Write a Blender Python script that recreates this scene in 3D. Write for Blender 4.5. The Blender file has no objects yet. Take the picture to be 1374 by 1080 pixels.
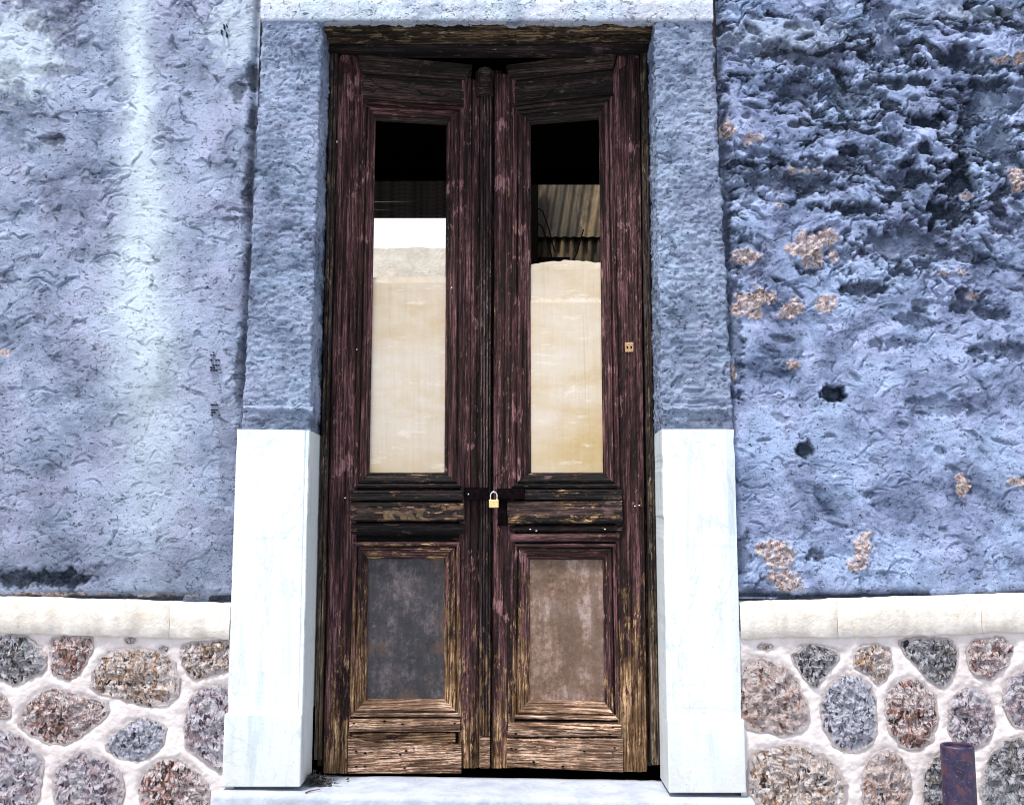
import bpy, bmesh, math, random
import numpy as np
from mathutils import Vector
random.seed(7)
R = math.radians
scn = bpy.context.scene
COL = scn.collection

# ------------------------------------------------------------------ camera, sky, sun, exposure
F, PITCH, DIST, CAMZ = 1370.0, R(7.2), 4.0, 0.965
cam = bpy.data.cameras.new('camera')
cam.sensor_width = 36.0
cam.lens = F / 1374 * 36
cam.clip_end = 500
camo = bpy.data.objects.new('camera', cam)
COL.objects.link(camo)
camo.location = (0, -DIST, CAMZ)
camo.rotation_euler = (R(90) + PITCH, 0, 0)
scn.camera = camo

SUN_EL, SUN_ROT = R(66), R(215)
world = bpy.data.worlds.new('World')
scn.world = world
world.use_nodes = True
wn = world.node_tree
wn.nodes.clear()
sky = wn.nodes.new('ShaderNodeTexSky')
sky.sky_type = 'NISHITA'
sky.sun_disc = False
sky.sun_elevation = SUN_EL
sky.sun_rotation = SUN_ROT
sky.dust_density = 4.0
bg = wn.nodes.new('ShaderNodeBackground')
bg.inputs['Strength'].default_value = 0.085
wo = wn.nodes.new('ShaderNodeOutputWorld')
# thin bright cloud over the whole sky, thickest towards the horizon all the way round
tc = wn.nodes.new('ShaderNodeTexCoord')
sx = wn.nodes.new('ShaderNodeSeparateXYZ'); wn.links.new(tc.outputs['Generated'], sx.inputs[0])
mr = wn.nodes.new('ShaderNodeMapRange'); wn.links.new(sx.outputs[2], mr.inputs['Value'])
mr.inputs['From Min'].default_value = 0.0; mr.inputs['From Max'].default_value = 0.9
mr.inputs['To Min'].default_value = 0.9; mr.inputs['To Max'].default_value = 0.35
mx = wn.nodes.new('ShaderNodeMix'); mx.data_type = 'RGBA'
wn.links.new(mr.outputs[0], mx.inputs[0]); wn.links.new(sky.outputs[0], mx.inputs[6])
mx.inputs[7].default_value = (8.6, 9.2, 10.0, 1)
wn.links.new(mx.outputs[2], bg.inputs[0])
wn.links.new(bg.outputs[0], wo.inputs[0])
sl = bpy.data.lights.new('sun', 'SUN')
sl.energy = 2.5
sl.angle = R(8)
sl.color = (1.0, 0.96, 0.9)
so = bpy.data.objects.new('sun', sl)
COL.objects.link(so)
sd = Vector((math.sin(SUN_ROT) * math.cos(SUN_EL), math.cos(SUN_ROT) * math.cos(SUN_EL), math.sin(SUN_EL)))
so.rotation_euler = sd.to_track_quat('Z', 'Y').to_euler()
scn.view_settings.view_transform = 'Standard'
scn.view_settings.look = 'None'
scn.view_settings.gamma = 1.0
scn.view_settings.use_curve_mapping = False
scn.view_settings.exposure = 0.88
scn.cycles.filter_width = 1.0

# ------------------------------------------------------------------ photo pixel -> place
def ray(u, v):
    k = (540 - v) / F
    return ((u - 687) / F, math.cos(PITCH) - k * math.sin(PITCH), math.sin(PITCH) + k * math.cos(PITCH))

def P(u, v, Y=0.0):
    dx, dy, dz = ray(u, v)
    t = (DIST + Y) / dy
    return Vector((dx * t, Y, CAMZ + dz * t))

def PX(u, v, Y=0.0): return P(u, v, Y).x
def PZ(v, Y=0.0): return P(687, v, Y).z

# ------------------------------------------------------------------ noise
_lat = {}
def _lattice(seed):
    if seed not in _lat:
        _lat[seed] = np.random.RandomState(seed).rand(256, 256)
    return _lat[seed]

def vnoise(x, y, seed=0):
    L = _lattice(seed)
    xi = np.floor(x).astype(int); yi = np.floor(y).astype(int)
    fx = x - xi; fy = y - yi
    fx = fx * fx * fx * (fx * (fx * 6 - 15) + 10); fy = fy * fy * fy * (fy * (fy * 6 - 15) + 10)
    a = L[xi & 255, yi & 255]; b = L[(xi + 1) & 255, yi & 255]
    c = L[xi & 255, (yi + 1) & 255]; d = L[(xi + 1) & 255, (yi + 1) & 255]
    return (a * (1 - fx) + b * fx) * (1 - fy) + (c * (1 - fx) + d * fx) * fy

def fbm(x, y, seed=0, octv=4, gain=0.5):
    s = 0; a = 1; n = 0
    for i in range(octv):
        s = s + a * (vnoise(x * 2 ** i + 17.3 * i, y * 2 ** i + 5.1 * i, seed + i) * 2 - 1); n += a; a *= gain
    return s / n

def ridged(x, y, seed=0, octv=4):
    s = 0; a = 1; n = 0
    for i in range(octv):
        s = s + a * (1 - np.abs(vnoise(x * 2 ** i + 3.3 * i, y * 2 ** i, seed + i) * 2 - 1)) ** 2; n += a; a *= 0.5
    return s / n

# ------------------------------------------------------------------ object helpers
def tag(o, label=None, cat=None, group=None, kind=None):
    if label: o['label'] = label
    if cat: o['category'] = cat
    if group: o['group'] = group
    if kind: o['kind'] = kind
    return o

def empty(name, loc, rz=0.0, **k):
    o = bpy.data.objects.new(name, None)
    o.empty_display_size = 0.1
    COL.objects.link(o)
    o.location = loc
    o.rotation_euler = (0, 0, rz)
    return tag(o, **k)

def link(name, me, mat=None, parent=None, loc=None, smooth=False, **k):
    o = bpy.data.objects.new(name, me)
    COL.objects.link(o)
    if mat and not me.materials: me.materials.append(mat)
    if smooth: me.polygons.foreach_set('use_smooth', [True] * len(me.polygons))
    if parent: o.parent = parent
    if loc is not None: o.location = loc
    return tag(o, **k)

def mesh_from(verts, faces, name='mesh'):
    me = bpy.data.meshes.new(name)
    me.from_pydata([tuple(v) for v in verts], [], faces)
    bm = bmesh.new(); bm.from_mesh(me)
    bmesh.ops.recalc_face_normals(bm, faces=bm.faces)
    bm.to_mesh(me); bm.free()
    me.update()
    return me

def grid_mesh(V, name='sheet', flip=False, mask=None):
    """V: (n, m, 3) array of points"""
    n, m, _ = V.shape
    idx = np.arange(n * m).reshape(n, m)
    a = idx[:-1, :-1].ravel(); b = idx[1:, :-1].ravel(); c = idx[1:, 1:].ravel(); d = idx[:-1, 1:].ravel()
    q = np.stack([a, d, c, b] if flip else [a, b, c, d], 1).astype(np.int32)
    me = bpy.data.meshes.new(name)
    me.vertices.add(n * m)
    me.vertices.foreach_set('co', V.reshape(-1).astype(np.float32))
    me.loops.add(q.size)
    me.loops.foreach_set('vertex_index', q.ravel())
    me.polygons.add(len(q))
    me.polygons.foreach_set('loop_start', np.arange(0, q.size, 4, dtype=np.int32))
    me.polygons.foreach_set('use_smooth', np.ones(len(q), dtype=bool))
    me.update(calc_edges=True)
    if mask is not None:
        at = me.attributes.new('mask', 'FLOAT_COLOR', 'POINT')
        c4 = np.ones((n * m, 4), np.float32); c4[:, :3] = mask.reshape(-1, 3)
        at.data.foreach_set('color', c4.ravel())
    return me

def box_mesh(x0, x1, y0, y1, z0, z1, bev=0.0, seg=2):
    bm = bmesh.new()
    bmesh.ops.create_cube(bm, size=1.0)
    for v in bm.verts:
        v.co = Vector((x0 + (v.co.x + .5) * (x1 - x0), y0 + (v.co.y + .5) * (y1 - y0), z0 + (v.co.z + .5) * (z1 - z0)))
    if bev: bmesh.ops.bevel(bm, geom=bm.edges[:], offset=bev, segments=seg, affect='EDGES', profile=0.5)
    me = bpy.data.meshes.new('box'); bm.to_mesh(me); bm.free()
    return me

def tube_mesh(pts, r, sides=8, r2=None):
    pts = [Vector(p) for p in pts]; V = []; Fs = []
    n = len(pts)
    for i, p in enumerate(pts):
        t = (pts[min(i + 1, n - 1)] - pts[max(i - 1, 0)]).normalized()
        a = t.orthogonal().normalized() if i == 0 else (pa - t * pa.dot(t)).normalized()
        pa = a; b = t.cross(a)
        rr = r if r2 is None else r + (r2 - r) * i / (n - 1)
        for k in range(sides):
            w = 2 * math.pi * k / sides
            V.append(p + (a * math.cos(w) + b * math.sin(w)) * rr)
    for i in range(n - 1):
        for k in range(sides):
            k2 = (k + 1) % sides
            Fs.append((i * sides + k, i * sides + k2, (i + 1) * sides + k2, (i + 1) * sides + k))
    Fs.append(tuple(range(sides))); Fs.append(tuple((n - 1) * sides + k for k in range(sides)))
    return mesh_from(V, Fs)

# ------------------------------------------------------------------ materials
class Mat:
    def __init__(s, name):
        s.m = bpy.data.materials.new(name); s.m.use_nodes = True
        s.t = s.m.node_tree; s.t.nodes.clear()
        s.out = s.t.nodes.new('ShaderNodeOutputMaterial')
        s.b = s.t.nodes.new('ShaderNodeBsdfPrincipled')
        s.t.links.new(s.b.outputs[0], s.out.inputs[0])
    def put(s, sock, v):
        if isinstance(v, bpy.types.NodeSocket): s.t.links.new(v, sock)
        elif v is not None:
            if hasattr(sock.default_value, '__len__') and hasattr(v, '__len__') and len(v) == 3 and len(sock.default_value) == 4: v = (*v, 1)
            sock.default_value = v
    def n(s, typ, out=0, ins=None, **props):
        nd = s.t.nodes.new('ShaderNode' + typ)
        for k, v in props.items(): setattr(nd, k, v)
        for k, v in (ins or {}).items(): s.put(nd.inputs[k], v)
        return nd.outputs[out]
    def coords(s, kind='Object', scale=(1, 1, 1), rot=(0, 0, 0), rnd=False):
        c = s.n('TexCoord', kind)
        if rnd:
            r = s.n('ObjectInfo', 'Random')
            r = s.math('MULTIPLY', r, 7.0)
            c = s.n('VectorMath', 0, {0: c, 1: s.n('CombineXYZ', 0, {0: r, 1: r, 2: r})}, operation='ADD')
        return s.n('Mapping', 0, {'Vector': c, 'Scale': scale, 'Rotation': rot})
    def noise(s, vec, scale=5, detail=4, rough=0.55, dist=0.0, out=0):
        return s.n('TexNoise', out, {'Vector': vec, 'Scale': scale, 'Detail': detail, 'Roughness': rough, 'Distortion': dist})
    def vor(s, vec, scale=5, out=0, feature='F1', rand=1.0):
        return s.n('TexVoronoi', out, {'Vector': vec, 'Scale': scale, 'Randomness': rand}, feature=feature)
    def ramp(s, fac, stops, interp='LINEAR'):
        nd = s.t.nodes.new('ShaderNodeValToRGB'); nd.color_ramp.interpolation = interp
        e = nd.color_ramp.elements
        while len(e) < len(stops): e.new(0.5)
        for el, (p, c) in zip(e, stops):
            el.position = p; el.color = (c, c, c, 1) if isinstance(c, (int, float)) else (*c, 1)
        s.put(nd.inputs[0], fac)
        return nd.outputs[0]
    def mix(s, f, a, b, mode='MIX'):
        nd = s.t.nodes.new('ShaderNodeMix'); nd.data_type = 'RGBA'; nd.blend_type = mode
        s.put(nd.inputs[0], f); s.put(nd.inputs[6], a); s.put(nd.inputs[7], b)
        return nd.outputs[2]
    def math(s, op, a, b=0.0, clamp=False):
        return s.n('Math', 0, {0: a, 1: b}, operation=op, use_clamp=clamp)
    def bump(s, h, strength=0.5, dist=0.01, normal=None):
        return s.n('Bump', 0, {'Height': h, 'Strength': strength, 'Distance': dist, 'Normal': normal})
    def done(s, color, rough=0.8, normal=None, **k):
        s.put(s.b.inputs['Base Color'], color); s.put(s.b.inputs['Roughness'], rough)
        if normal is not None: s.put(s.b.inputs['Normal'], normal)
        for kk, v in k.items(): s.put(s.b.inputs[kk.replace('_', ' ')], v)
        return s.m

def plaster_mat(name, light, mid, dark, sc=1.0):
    M = Mat(name)
    c = M.coords('Object')
    big = M.noise(c, 2.6 * sc, 5, 0.6, 0.6)
    med = M.noise(M.coords('Object', (0.75, 1, 1.25)), 13, 7, 0.7, 0.4)
    fine = M.noise(c, 130, 3, 0.6)
    sum_ = M.math('ADD', M.math('MULTIPLY', big, 0.62), M.math('MULTIPLY', med, 0.38))
    col = M.ramp(sum_, [(0.36, dark), (0.455, mid), (0.56, light)])
    # faint lilac / greenish drift
    tint = M.ramp(M.noise(c, 4.3, 3), [(0.4, (1.04, 0.99, 1.0)), (0.6, (0.95, 1.01, 1.0))])
    col = M.mix(0.8, col, tint, 'MULTIPLY')
    col = M.mix(M.ramp(fine, [(0.30, 0.55), (0.45, 0.0)]), col, dark)
    l1 = M.noise(M.coords('Object', (0.55, 1, 1.3)), 17, 6, 0.62, 0.7)
    line = M.ramp(M.math('ABSOLUTE', M.math('SUBTRACT', l1, 0.5)), [(0.0, 1.0), (0.016, 0.0)])
    line = M.math('MULTIPLY', line, M.ramp(M.noise(c, 27, 4, 0.7), [(0.53, 0.0), (0.58, 0.8)]))
    fl = M.ramp(M.noise(M.coords('Object', (0.7, 1, 1.2)), 62, 3, 0.6, 0.5), [(0.315, 1.0), (0.355, 0.0)])
    line = M.math('MAXIMUM', line, fl)
    col = M.mix(M.math('MULTIPLY', line, 0.8), col, tuple(x * 0.22 for x in dark))
    at = M.n('Attribute', 'Color', attribute_name='mask')
    sep = M.t.nodes.new('ShaderNodeSeparateColor'); M.put(sep.inputs[0], at)
    pale, stone, shade_stain = sep.outputs
    brk = M.noise(c, 22, 5, 0.7)
    pf = M.math('MULTIPLY', pale, M.ramp(brk, [(0.25, 0.62), (0.55, 1.0)]))
    col = M.mix(pf, col, (0.58, 0.68, 0.79))
    scol = M.ramp(M.noise(c, 60, 5, 0.75, 1.0), [(0.36, (0.05, 0.04, 0.05)), (0.43, (0.30, 0.18, 0.14)), (0.50, (0.52, 0.40, 0.36)), (0.58, (0.62, 0.56, 0.56))])
    sm = M.ramp(M.math('ADD', M.math('MULTIPLY', stone, 0.8), M.math('MULTIPLY', M.math('SUBTRACT', M.noise(c, 38, 6, 0.75), 0.5), 1.9)), [(0.40, 0.0), (0.80, 0.9)])
    sm = M.math('MULTIPLY', sm, M.ramp(stone, [(0.02, 0.0), (0.25, 1.0)]))
    col = M.mix(sm, col, scol)
    df = M.math('MULTIPLY', shade_stain, M.ramp(M.noise(c, 30, 5, 0.75), [(0.42, 1.0), (0.62, 0.88)]))
    col = M.mix(df, col, (0.004, 0.009, 0.020))  # navy-black puts the shade of hollows, and stains, into the colour
    h = M.math('ADD', M.math('MULTIPLY', M.math('MULTIPLY', M.noise(c, 38, 6, 0.72, 0.15), M.ramp(M.noise(c, 5, 3, 0.6), [(0.42, 0.25), (0.60, 1.1)])), 1.0), M.math('MULTIPLY', M.noise(c, 190, 3, 0.6), 0.28))
    h = M.math('SUBTRACT', h, M.math('MULTIPLY', line, 0.5))
    pits = M.ramp(M.vor(c, 52), [(0.05, 0.0), (0.14, 1.0)])
    pits2 = M.ramp(M.noise(c, 9, 2), [(0.48, 1.0), (0.56, 0.0)])
    h = M.math('ADD', h, M.math('MULTIPLY', M.math('MAXIMUM', pits, pits2), 0.6))
    return M.done(col, 0.92, M.bump(h, 1.0, 0.014), Specular_IOR_Level=0.2)

def wood_mat(name, paint, paint2, bare, bare2, vertical=True, bare_amt=0.0, zfade=True, crack=1.0):
    M = Mat(name)
    sv = (1, 1, 0.055) if vertical else (0.055, 1, 1)
    c = M.coords('Object', sv, rnd=True)
    c0 = M.coords('Object', (1, 1, 0.3) if vertical else (0.3, 1, 1), rnd=True)
    cz = M.coords('Object')
    g1 = M.noise(c, 125, 6, 0.7, 0.25)      # fine fibres
    g0 = M.noise(c, 260, 3, 0.6)
    g2 = M.noise(c, 34, 6, 0.7, 0.3)     # streaks
    g3 = M.noise(c0, 42, 6, 0.75, 0.4)    # flaking paint
    pcol = M.ramp(g2, [(0.40, tuple(x * 0.12 for x in paint)), (0.49, paint), (0.60, paint2)])
    pcol = M.mix(M.ramp(g1, [(0.42, 0.75), (0.52, 0.0)]), pcol, tuple(x * 0.15 for x in paint))
    pcol = M.mix(M.ramp(g0, [(0.40, 0.75), (0.52, 0.0)]), pcol, tuple(x * 0.12 for x in paint))
    dust = M.ramp(M.math('ADD', M.math('MULTIPLY', g3, 0.5), M.math('MULTIPLY', M.noise(cz, 7, 3, 0.6), 0.5)), [(0.565, 0.0), (0.60, 0.65)])
    pcol = M.mix(dust, pcol, tuple(min(1, x * 1.7 + 0.04) for x in paint2))
    bcol = M.ramp(g1, [(0.38, tuple(x * 0.10 for x in bare)), (0.48, bare), (0.58, bare2)])
    bcol = M.mix(M.ramp(g0, [(0.40, 0.7), (0.50, 0.0)]), bcol, tuple(x * 0.15 for x in bare))
    bcol = M.mix(M.ramp(g2, [(0.36, 0.8), (0.46, 0.0)]), bcol, tuple(x * 0.12 for x in bare))
    bcol = M.mix(M.ramp(M.noise(cz, 6, 4, 0.6), [(0.42, 0.7), (0.56, 0.0)]), bcol, tuple(x * 0.3 for x in bare))
    amt = M.ramp(g3, [(0.0, 0.0), (1.0, 1.0)])
    if zfade:
        z = M.n('SeparateXYZ', 2, {0: M.n('TexCoord', 'Object')})
        z = M.math('ADD', z, M.math('MULTIPLY', M.math('SUBTRACT', M.n('ObjectInfo', 'Random'), 0.5), 0.5))
        f = M.n('MapRange', 0, {'Value': z, 'From Min': 0.05, 'From Max': 0.85, 'To Min': 0.26, 'To Max': 0.0})
        amt = M.math('ADD', amt, f)
    amt = M.math('ADD', amt, bare_amt)
    bm_ = M.ramp(amt, [(0.60, 0.0), (0.66, 1.0)])
    col = M.mix(bm_, pcol, bcol)
    ck = M.ramp(g1, [(0.30, 1.0), (0.38, 0.0)])
    col = M.mix(M.math('MULTIPLY', ck, 0.85 * crack), col, (0.008, 0.006, 0.007))
    wv = M.n('TexWave', 1, {'Vector': M.n('Mapping', 0, {'Vector': M.coords('Object', rnd=True), 'Scale': (1, 1, 0.06) if vertical else (0.06, 1, 1)}),
                            'Scale': 26.0, 'Distortion': 5.0, 'Detail': 3.0, 'Detail Scale': 1.4}, bands_direction='X' if vertical else 'Z')
    crk = M.ramp(wv, [(0.0, 1.0), (0.09, 0.0)])
    crk = M.math('MULTIPLY', crk, M.ramp(g3, [(0.42, 0.0), (0.55, 1.0)]))
    col = M.mix(M.math('MULTIPLY', crk, 0.8 * crack), col, (0.006, 0.005, 0.006))
    h = M.math('ADD', M.math('MULTIPLY', g1, 0.9), M.math('MULTIPLY', g3, 0.55))
    h = M.math('SUBTRACT', h, M.math('MULTIPLY', crk, 0.7))
    h = M.math('SUBTRACT', h, M.math('MULTIPLY', bm_, 0.25))
    return M.done(col, 0.72, M.bump(h, 1.0, 0.008), Specular_IOR_Level=0.25)

PAINT, PAINT2 = (0.070, 0.026, 0.028), (0.235, 0.110, 0.122)
BARE, BARE2 = (0.26, 0.135, 0.060), (0.66, 0.43, 0.25)
w_v = wood_mat('wood_vertical', PAINT, PAINT2, BARE, BARE2)
w_h = wood_mat('wood_horizontal', PAINT, PAINT2, BARE, BARE2, vertical=False, bare_amt=0.02)
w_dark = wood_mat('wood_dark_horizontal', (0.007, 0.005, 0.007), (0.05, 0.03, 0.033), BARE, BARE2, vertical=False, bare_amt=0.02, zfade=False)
w_mid = wood_mat('wood_rotted_horizontal', (0.016, 0.009, 0.010), (0.11, 0.06, 0.06), BARE, BARE2, vertical=False, bare_amt=0.07, zfade=False)
w_bare = wood_mat('wood_bare_horizontal', PAINT, PAINT2, (0.34, 0.185, 0.11), (0.86, 0.60, 0.45), vertical=False, bare_amt=0.6, zfade=False)
w_top_shade = wood_mat('wood_top_shade_horizontal', (0.030, 0.018, 0.016), (0.085, 0.052, 0.045), (0.12, 0.08, 0.05), (0.25, 0.17, 0.12), vertical=False, zfade=False)  # paint darkened to carry the lintel's shadow on the leaf tops
w_frame = wood_mat('wood_frame', (0.035, 0.022, 0.022), (0.11, 0.08, 0.075), (0.14, 0.095, 0.06), (0.33, 0.24, 0.17), bare_amt=0.10)
w_reed = wood_mat('wood_astragal', (0.035, 0.018, 0.022), (0.13, 0.085, 0.085), BARE, (0.36, 0.26, 0.19), bare_amt=0.03)

m_left = plaster_mat('plaster_left', (0.375, 0.430, 0.600), (0.240, 0.285, 0.410), (0.070, 0.088, 0.145))
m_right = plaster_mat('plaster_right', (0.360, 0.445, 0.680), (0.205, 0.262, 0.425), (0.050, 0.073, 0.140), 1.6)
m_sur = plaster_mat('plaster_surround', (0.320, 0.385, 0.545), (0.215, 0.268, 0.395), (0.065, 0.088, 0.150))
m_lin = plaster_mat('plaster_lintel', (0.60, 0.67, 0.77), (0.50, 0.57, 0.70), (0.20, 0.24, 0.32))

def marble():
    M = Mat('marble')
    c = M.coords('Object', (1, 1, 0.10))
    v = M.ramp(M.noise(c, 16, 5, 0.6, 0.8), [(0.32, (0.52, 0.61, 0.67)), (0.42, (0.66, 0.73, 0.77)), (0.6, (0.72, 0.77, 0.79))])
    s = M.noise(M.coords('Object'), 7, 6, 0.7)
    col = M.mix(M.ramp(s, [(0.58, 0.0), (0.72, 0.35)]), v, (0.60, 0.66, 0.66))
    vn = M.noise(M.coords('Object', (1, 1, 0.35), (0, 0.5, 0)), 5, 6, 0.6, 0.8)
    col = M.mix(M.ramp(M.math('ABSOLUTE', M.math('SUBTRACT', vn, 0.5)), [(0.0, 0.55), (0.012, 0.0)]), col, (0.42, 0.49, 0.54))
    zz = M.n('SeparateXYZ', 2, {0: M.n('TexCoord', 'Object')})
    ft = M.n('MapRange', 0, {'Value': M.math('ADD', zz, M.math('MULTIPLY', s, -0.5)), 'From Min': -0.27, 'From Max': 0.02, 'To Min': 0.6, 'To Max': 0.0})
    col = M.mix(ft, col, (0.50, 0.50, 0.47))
    sp = M.ramp(M.noise(M.coords('Object'), 120, 2), [(0.26, 1.0), (0.32, 0.0)])
    col = M.mix(M.math('MULTIPLY', sp, 0.5), col, (0.35, 0.36, 0.36))
    return M.done(col, 0.55, M.bump(M.noise(M.coords('Object'), 60, 5, 0.6), 0.35, 0.004))
m_marble = marble()

def ledge_mat(name, a, b, dirt, amt=0.5):
    M = Mat(name)
    c = M.coords('Object', rnd=True)
    n1 = M.noise(c, 9, 6, 0.65, 0.6)
    col = M.ramp(n1, [(0.34, a), (0.6, b)])
    st = M.ramp(M.noise(c, 26, 6, 0.75), [(0.56, 0.0), (0.68, amt)])
    col = M.mix(st, col, dirt)
    return M.done(col, 0.85, M.bump(M.noise(c, 45, 6, 0.7), 0.8, 0.006))
m_ledge = ledge_mat('ledge_stone', (0.62, 0.57, 0.51), (0.76, 0.73, 0.69), (0.52, 0.36, 0.24))
m_sill = ledge_mat('step_marble', (0.33, 0.37, 0.47), (0.45, 0.50, 0.58), (0.36, 0.32, 0.32), 0.6)
m_mortar = ledge_mat('mortar', (0.60, 0.54, 0.54), (0.74, 0.69, 0.70), (0.58, 0.44, 0.38), 0.35)

def stone_mat(name, dark, base, base2, pale, slant=0.6, acc=(0.34, 0.17, 0.09)):
    M = Mat(name)
    c = M.coords('Object', rnd=True)
    w = M.n('VectorMath', 0, {0: c, 1: M.n('VectorMath', 0, {0: M.noise(c, 26, 4, 0.6, out=1), 'Scale': 0.045}, operation='SCALE')}, operation='ADD')
    cs = M.n('Mapping', 0, {'Vector': w, 'Scale': (1.6, 1, 0.75), 'Rotation': (0, slant, 0)})
    v = M.vor(cs, 74, out=1)
    vb = M.n('SeparateColor', 0, {0: v})
    f = M.math('ADD', M.math('MULTIPLY', vb, 0.42), M.math('MULTIPLY', M.noise(cs, 48, 6, 0.8, 1.5), 0.62))
    col = M.ramp(f, [(0.34, dark), (0.45, base), (0.56, base2), (0.66, pale)])
    col = M.mix(M.ramp(M.noise(w, 14, 4, 0.7), [(0.50, 0.0), (0.62, 0.75)]), col, M.mix(vb, acc, base))
    col = M.mix(M.ramp(M.noise(w, 17, 5, 0.7), [(0.30, 0.8), (0.42, 0.0)]), col, dark)
    lum = M.noise(w, 9, 5, 0.65)
    col = M.mix(M.ramp(lum, [(0.50, 0.0), (0.58, 0.8)]), col, M.mix(M.ramp(M.noise(cs, 90, 4, 0.8), [(0.42, 1.0), (0.54, 0.0)]), pale, base))
    slv = M.n('Mapping', 0, {'Vector': w, 'Scale': (1.0, 1, 0.22), 'Rotation': (0, slant, 0)})
    sl_ = M.ramp(M.noise(slv, 85, 4, 0.7), [(0.56, 0.0), (0.63, 0.85)])
    col = M.mix(sl_, col, pale)
    col = M.mix(M.ramp(M.noise(w, 75, 4, 0.7), [(0.36, 0.9), (0.43, 0.0)]), col, dark)
    eg = M.n('Attribute', 'Fac', attribute_name='rim')
    em = M.ramp(M.math('ADD', eg, M.math('MULTIPLY', M.math('SUBTRACT', M.noise(w, 36, 6, 0.75), 0.5), 1.5)), [(0.62, 0.0), (0.80, 1.0)])
    col = M.mix(em, col, (0.68, 0.61, 0.62))
    h = M.math('ADD', M.math('MULTIPLY', vb, 0.55), M.math('MULTIPLY', M.noise(cs, 55, 6, 0.8, 1.5), 1.1))
    return M.done(col, 0.7, M.bump(h, 1.0, 0.016), Specular_IOR_Level=0.35)
PALE = (0.84, 0.82, 0.86)
st_brown = stone_mat('stone_red_brown', (0.020, 0.008, 0.012), (0.34, 0.150, 0.13), (0.70, 0.48, 0.47), PALE)
st_ochre = stone_mat('stone_ochre', (0.03, 0.017, 0.015), (0.50, 0.31, 0.22), (0.76, 0.62, 0.56), PALE, -0.6, (0.42, 0.24, 0.11))
st_grey = stone_mat('stone_dark_grey', (0.008, 0.010, 0.015), (0.17, 0.155, 0.17), (0.54, 0.49, 0.52), (0.6, 0.62, 0.7), 0.7, (0.15, 0.13, 0.10))
st_lilac = stone_mat('stone_pale_lilac', (0.05, 0.03, 0.055), (0.50, 0.41, 0.50), (0.76, 0.69, 0.78), (0.70, 0.70, 0.78), 0.6, (0.34, 0.20, 0.16))
st_pink = stone_mat('stone_pink', (0.06, 0.025, 0.022), (0.58, 0.38, 0.34), (0.80, 0.66, 0.66), (0.72, 0.68, 0.70), 0.8, (0.48, 0.30, 0.22))
st_blue = stone_mat('stone_blue_grey', (0.03, 0.025, 0.05), (0.42, 0.40, 0.54), (0.70, 0.69, 0.80), (0.66, 0.70, 0.80), 0.1, (0.25, 0.26, 0.34))

def plain(name, col, rough=0.8, metal=0.0, var=0.3, sc=40, bump=0.003):
    M = Mat(name)
    c = M.coords('Object')
    n = M.noise(c, sc, 5, 0.65)
    cc = M.ramp(n, [(0.3, tuple(x * (1 - var) for x in col)), (0.7, tuple(min(1, x * (1 + var)) for x in col))])
    return M.done(cc, rough, M.bump(n, 0.6, bump), Metallic=metal, Specular_IOR_Level=0.0 if rough > .94 else 0.5)

def board_mat():
    M = Mat('stained_board')
    c = M.coords('Object', rnd=True)
    a = M.noise(M.n('Mapping', 0, {'Vector': c, 'Scale': (0.7, 1, 1.6)}), 2.2, 6, 0.66, 0.1)
    col = M.ramp(a, [(0.34, (0.48, 0.37, 0.22)), (0.46, (0.55, 0.47, 0.36)), (0.60, (0.59, 0.54, 0.48))])
    zb = M.n('SeparateXYZ', 2, {0: M.n('TexCoord', 'Object')})
    zf = M.n('MapRange', 0, {'Value': M.math('ADD', zb, M.math('MULTIPLY', a, 0.9)), 'From Min': 1.60, 'From Max': 2.05, 'To Min': 0.75, 'To Max': 0.0})
    col = M.mix(zf, col, (0.42, 0.29, 0.10))
    gr = M.noise(M.coords('Object', (1, 1, 0.05), rnd=True), 120, 4, 0.6)
    col = M.mix(M.ramp(gr, [(0.35, 0.25), (0.55, 0.0)]), col, (0.50, 0.40, 0.32))
    sc = M.noise(M.n('Mapping', 0, {'Vector': c, 'Scale': (0.5, 1, 2.2)}), 13, 6, 0.75, 0.2)
    col = M.mix(M.ramp(sc, [(0.57, 0.0), (0.65, 0.45)]), col, (0.74, 0.69, 0.62))
    return M.done(col, 0.75, M.bump(gr, 0.3, 0.002))
m_board = board_mat()

def panel_mat(name, a, b, c_):
    M = Mat(name)
    c = M.coords('Object', rnd=True)
    n = M.math('ADD', M.math('MULTIPLY', M.noise(c, 7, 6, 0.72), 0.6), M.math('MULTIPLY', M.noise(c, 55, 5, 0.75), 0.4))
    col = M.ramp(n, [(0.38, a), (0.49, b), (0.62, c_)])
    col = M.mix(M.ramp(M.noise(c, 70, 4, 0.7), [(0.58, 0.0), (0.7, 0.4)]), col, c_)
    rn = M.noise(M.n('Mapping', 0, {'Vector': c, 'Scale': (1, 1, 0.16)}), 26, 5, 0.7)
    col = M.mix(M.ramp(rn, [(0.46, 0.65), (0.54, 0.0)]), col, tuple(x * 0.6 for x in b))
    col = M.mix(M.ramp(M.noise(c, 4.5, 5, 0.7), [(0.50, 0.0), (0.60, 0.6)]), col, (0.10, 0.055, 0.035))
    sp = M.ramp(M.noise(c, 160, 2), [(0.28, 0.7), (0.34, 0.0)])
    col = M.mix(sp, col, a)
    return M.done(col, 0.7, M.bump(n, 0.5, 0.004))
m_pan_l = panel_mat('panel_slate', (0.008, 0.010, 0.014), (0.034, 0.033, 0.041), (0.14, 0.112, 0.118))
m_pan_r = panel_mat('panel_tan', (0.055, 0.028, 0.016), (0.19, 0.115, 0.080), (0.36, 0.28, 0.26))
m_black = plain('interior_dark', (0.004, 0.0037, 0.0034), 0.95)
m_slat = plain('slat_dark', (0.42, 0.38, 0.36), 0.9, 0, 0.5, 30)
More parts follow.
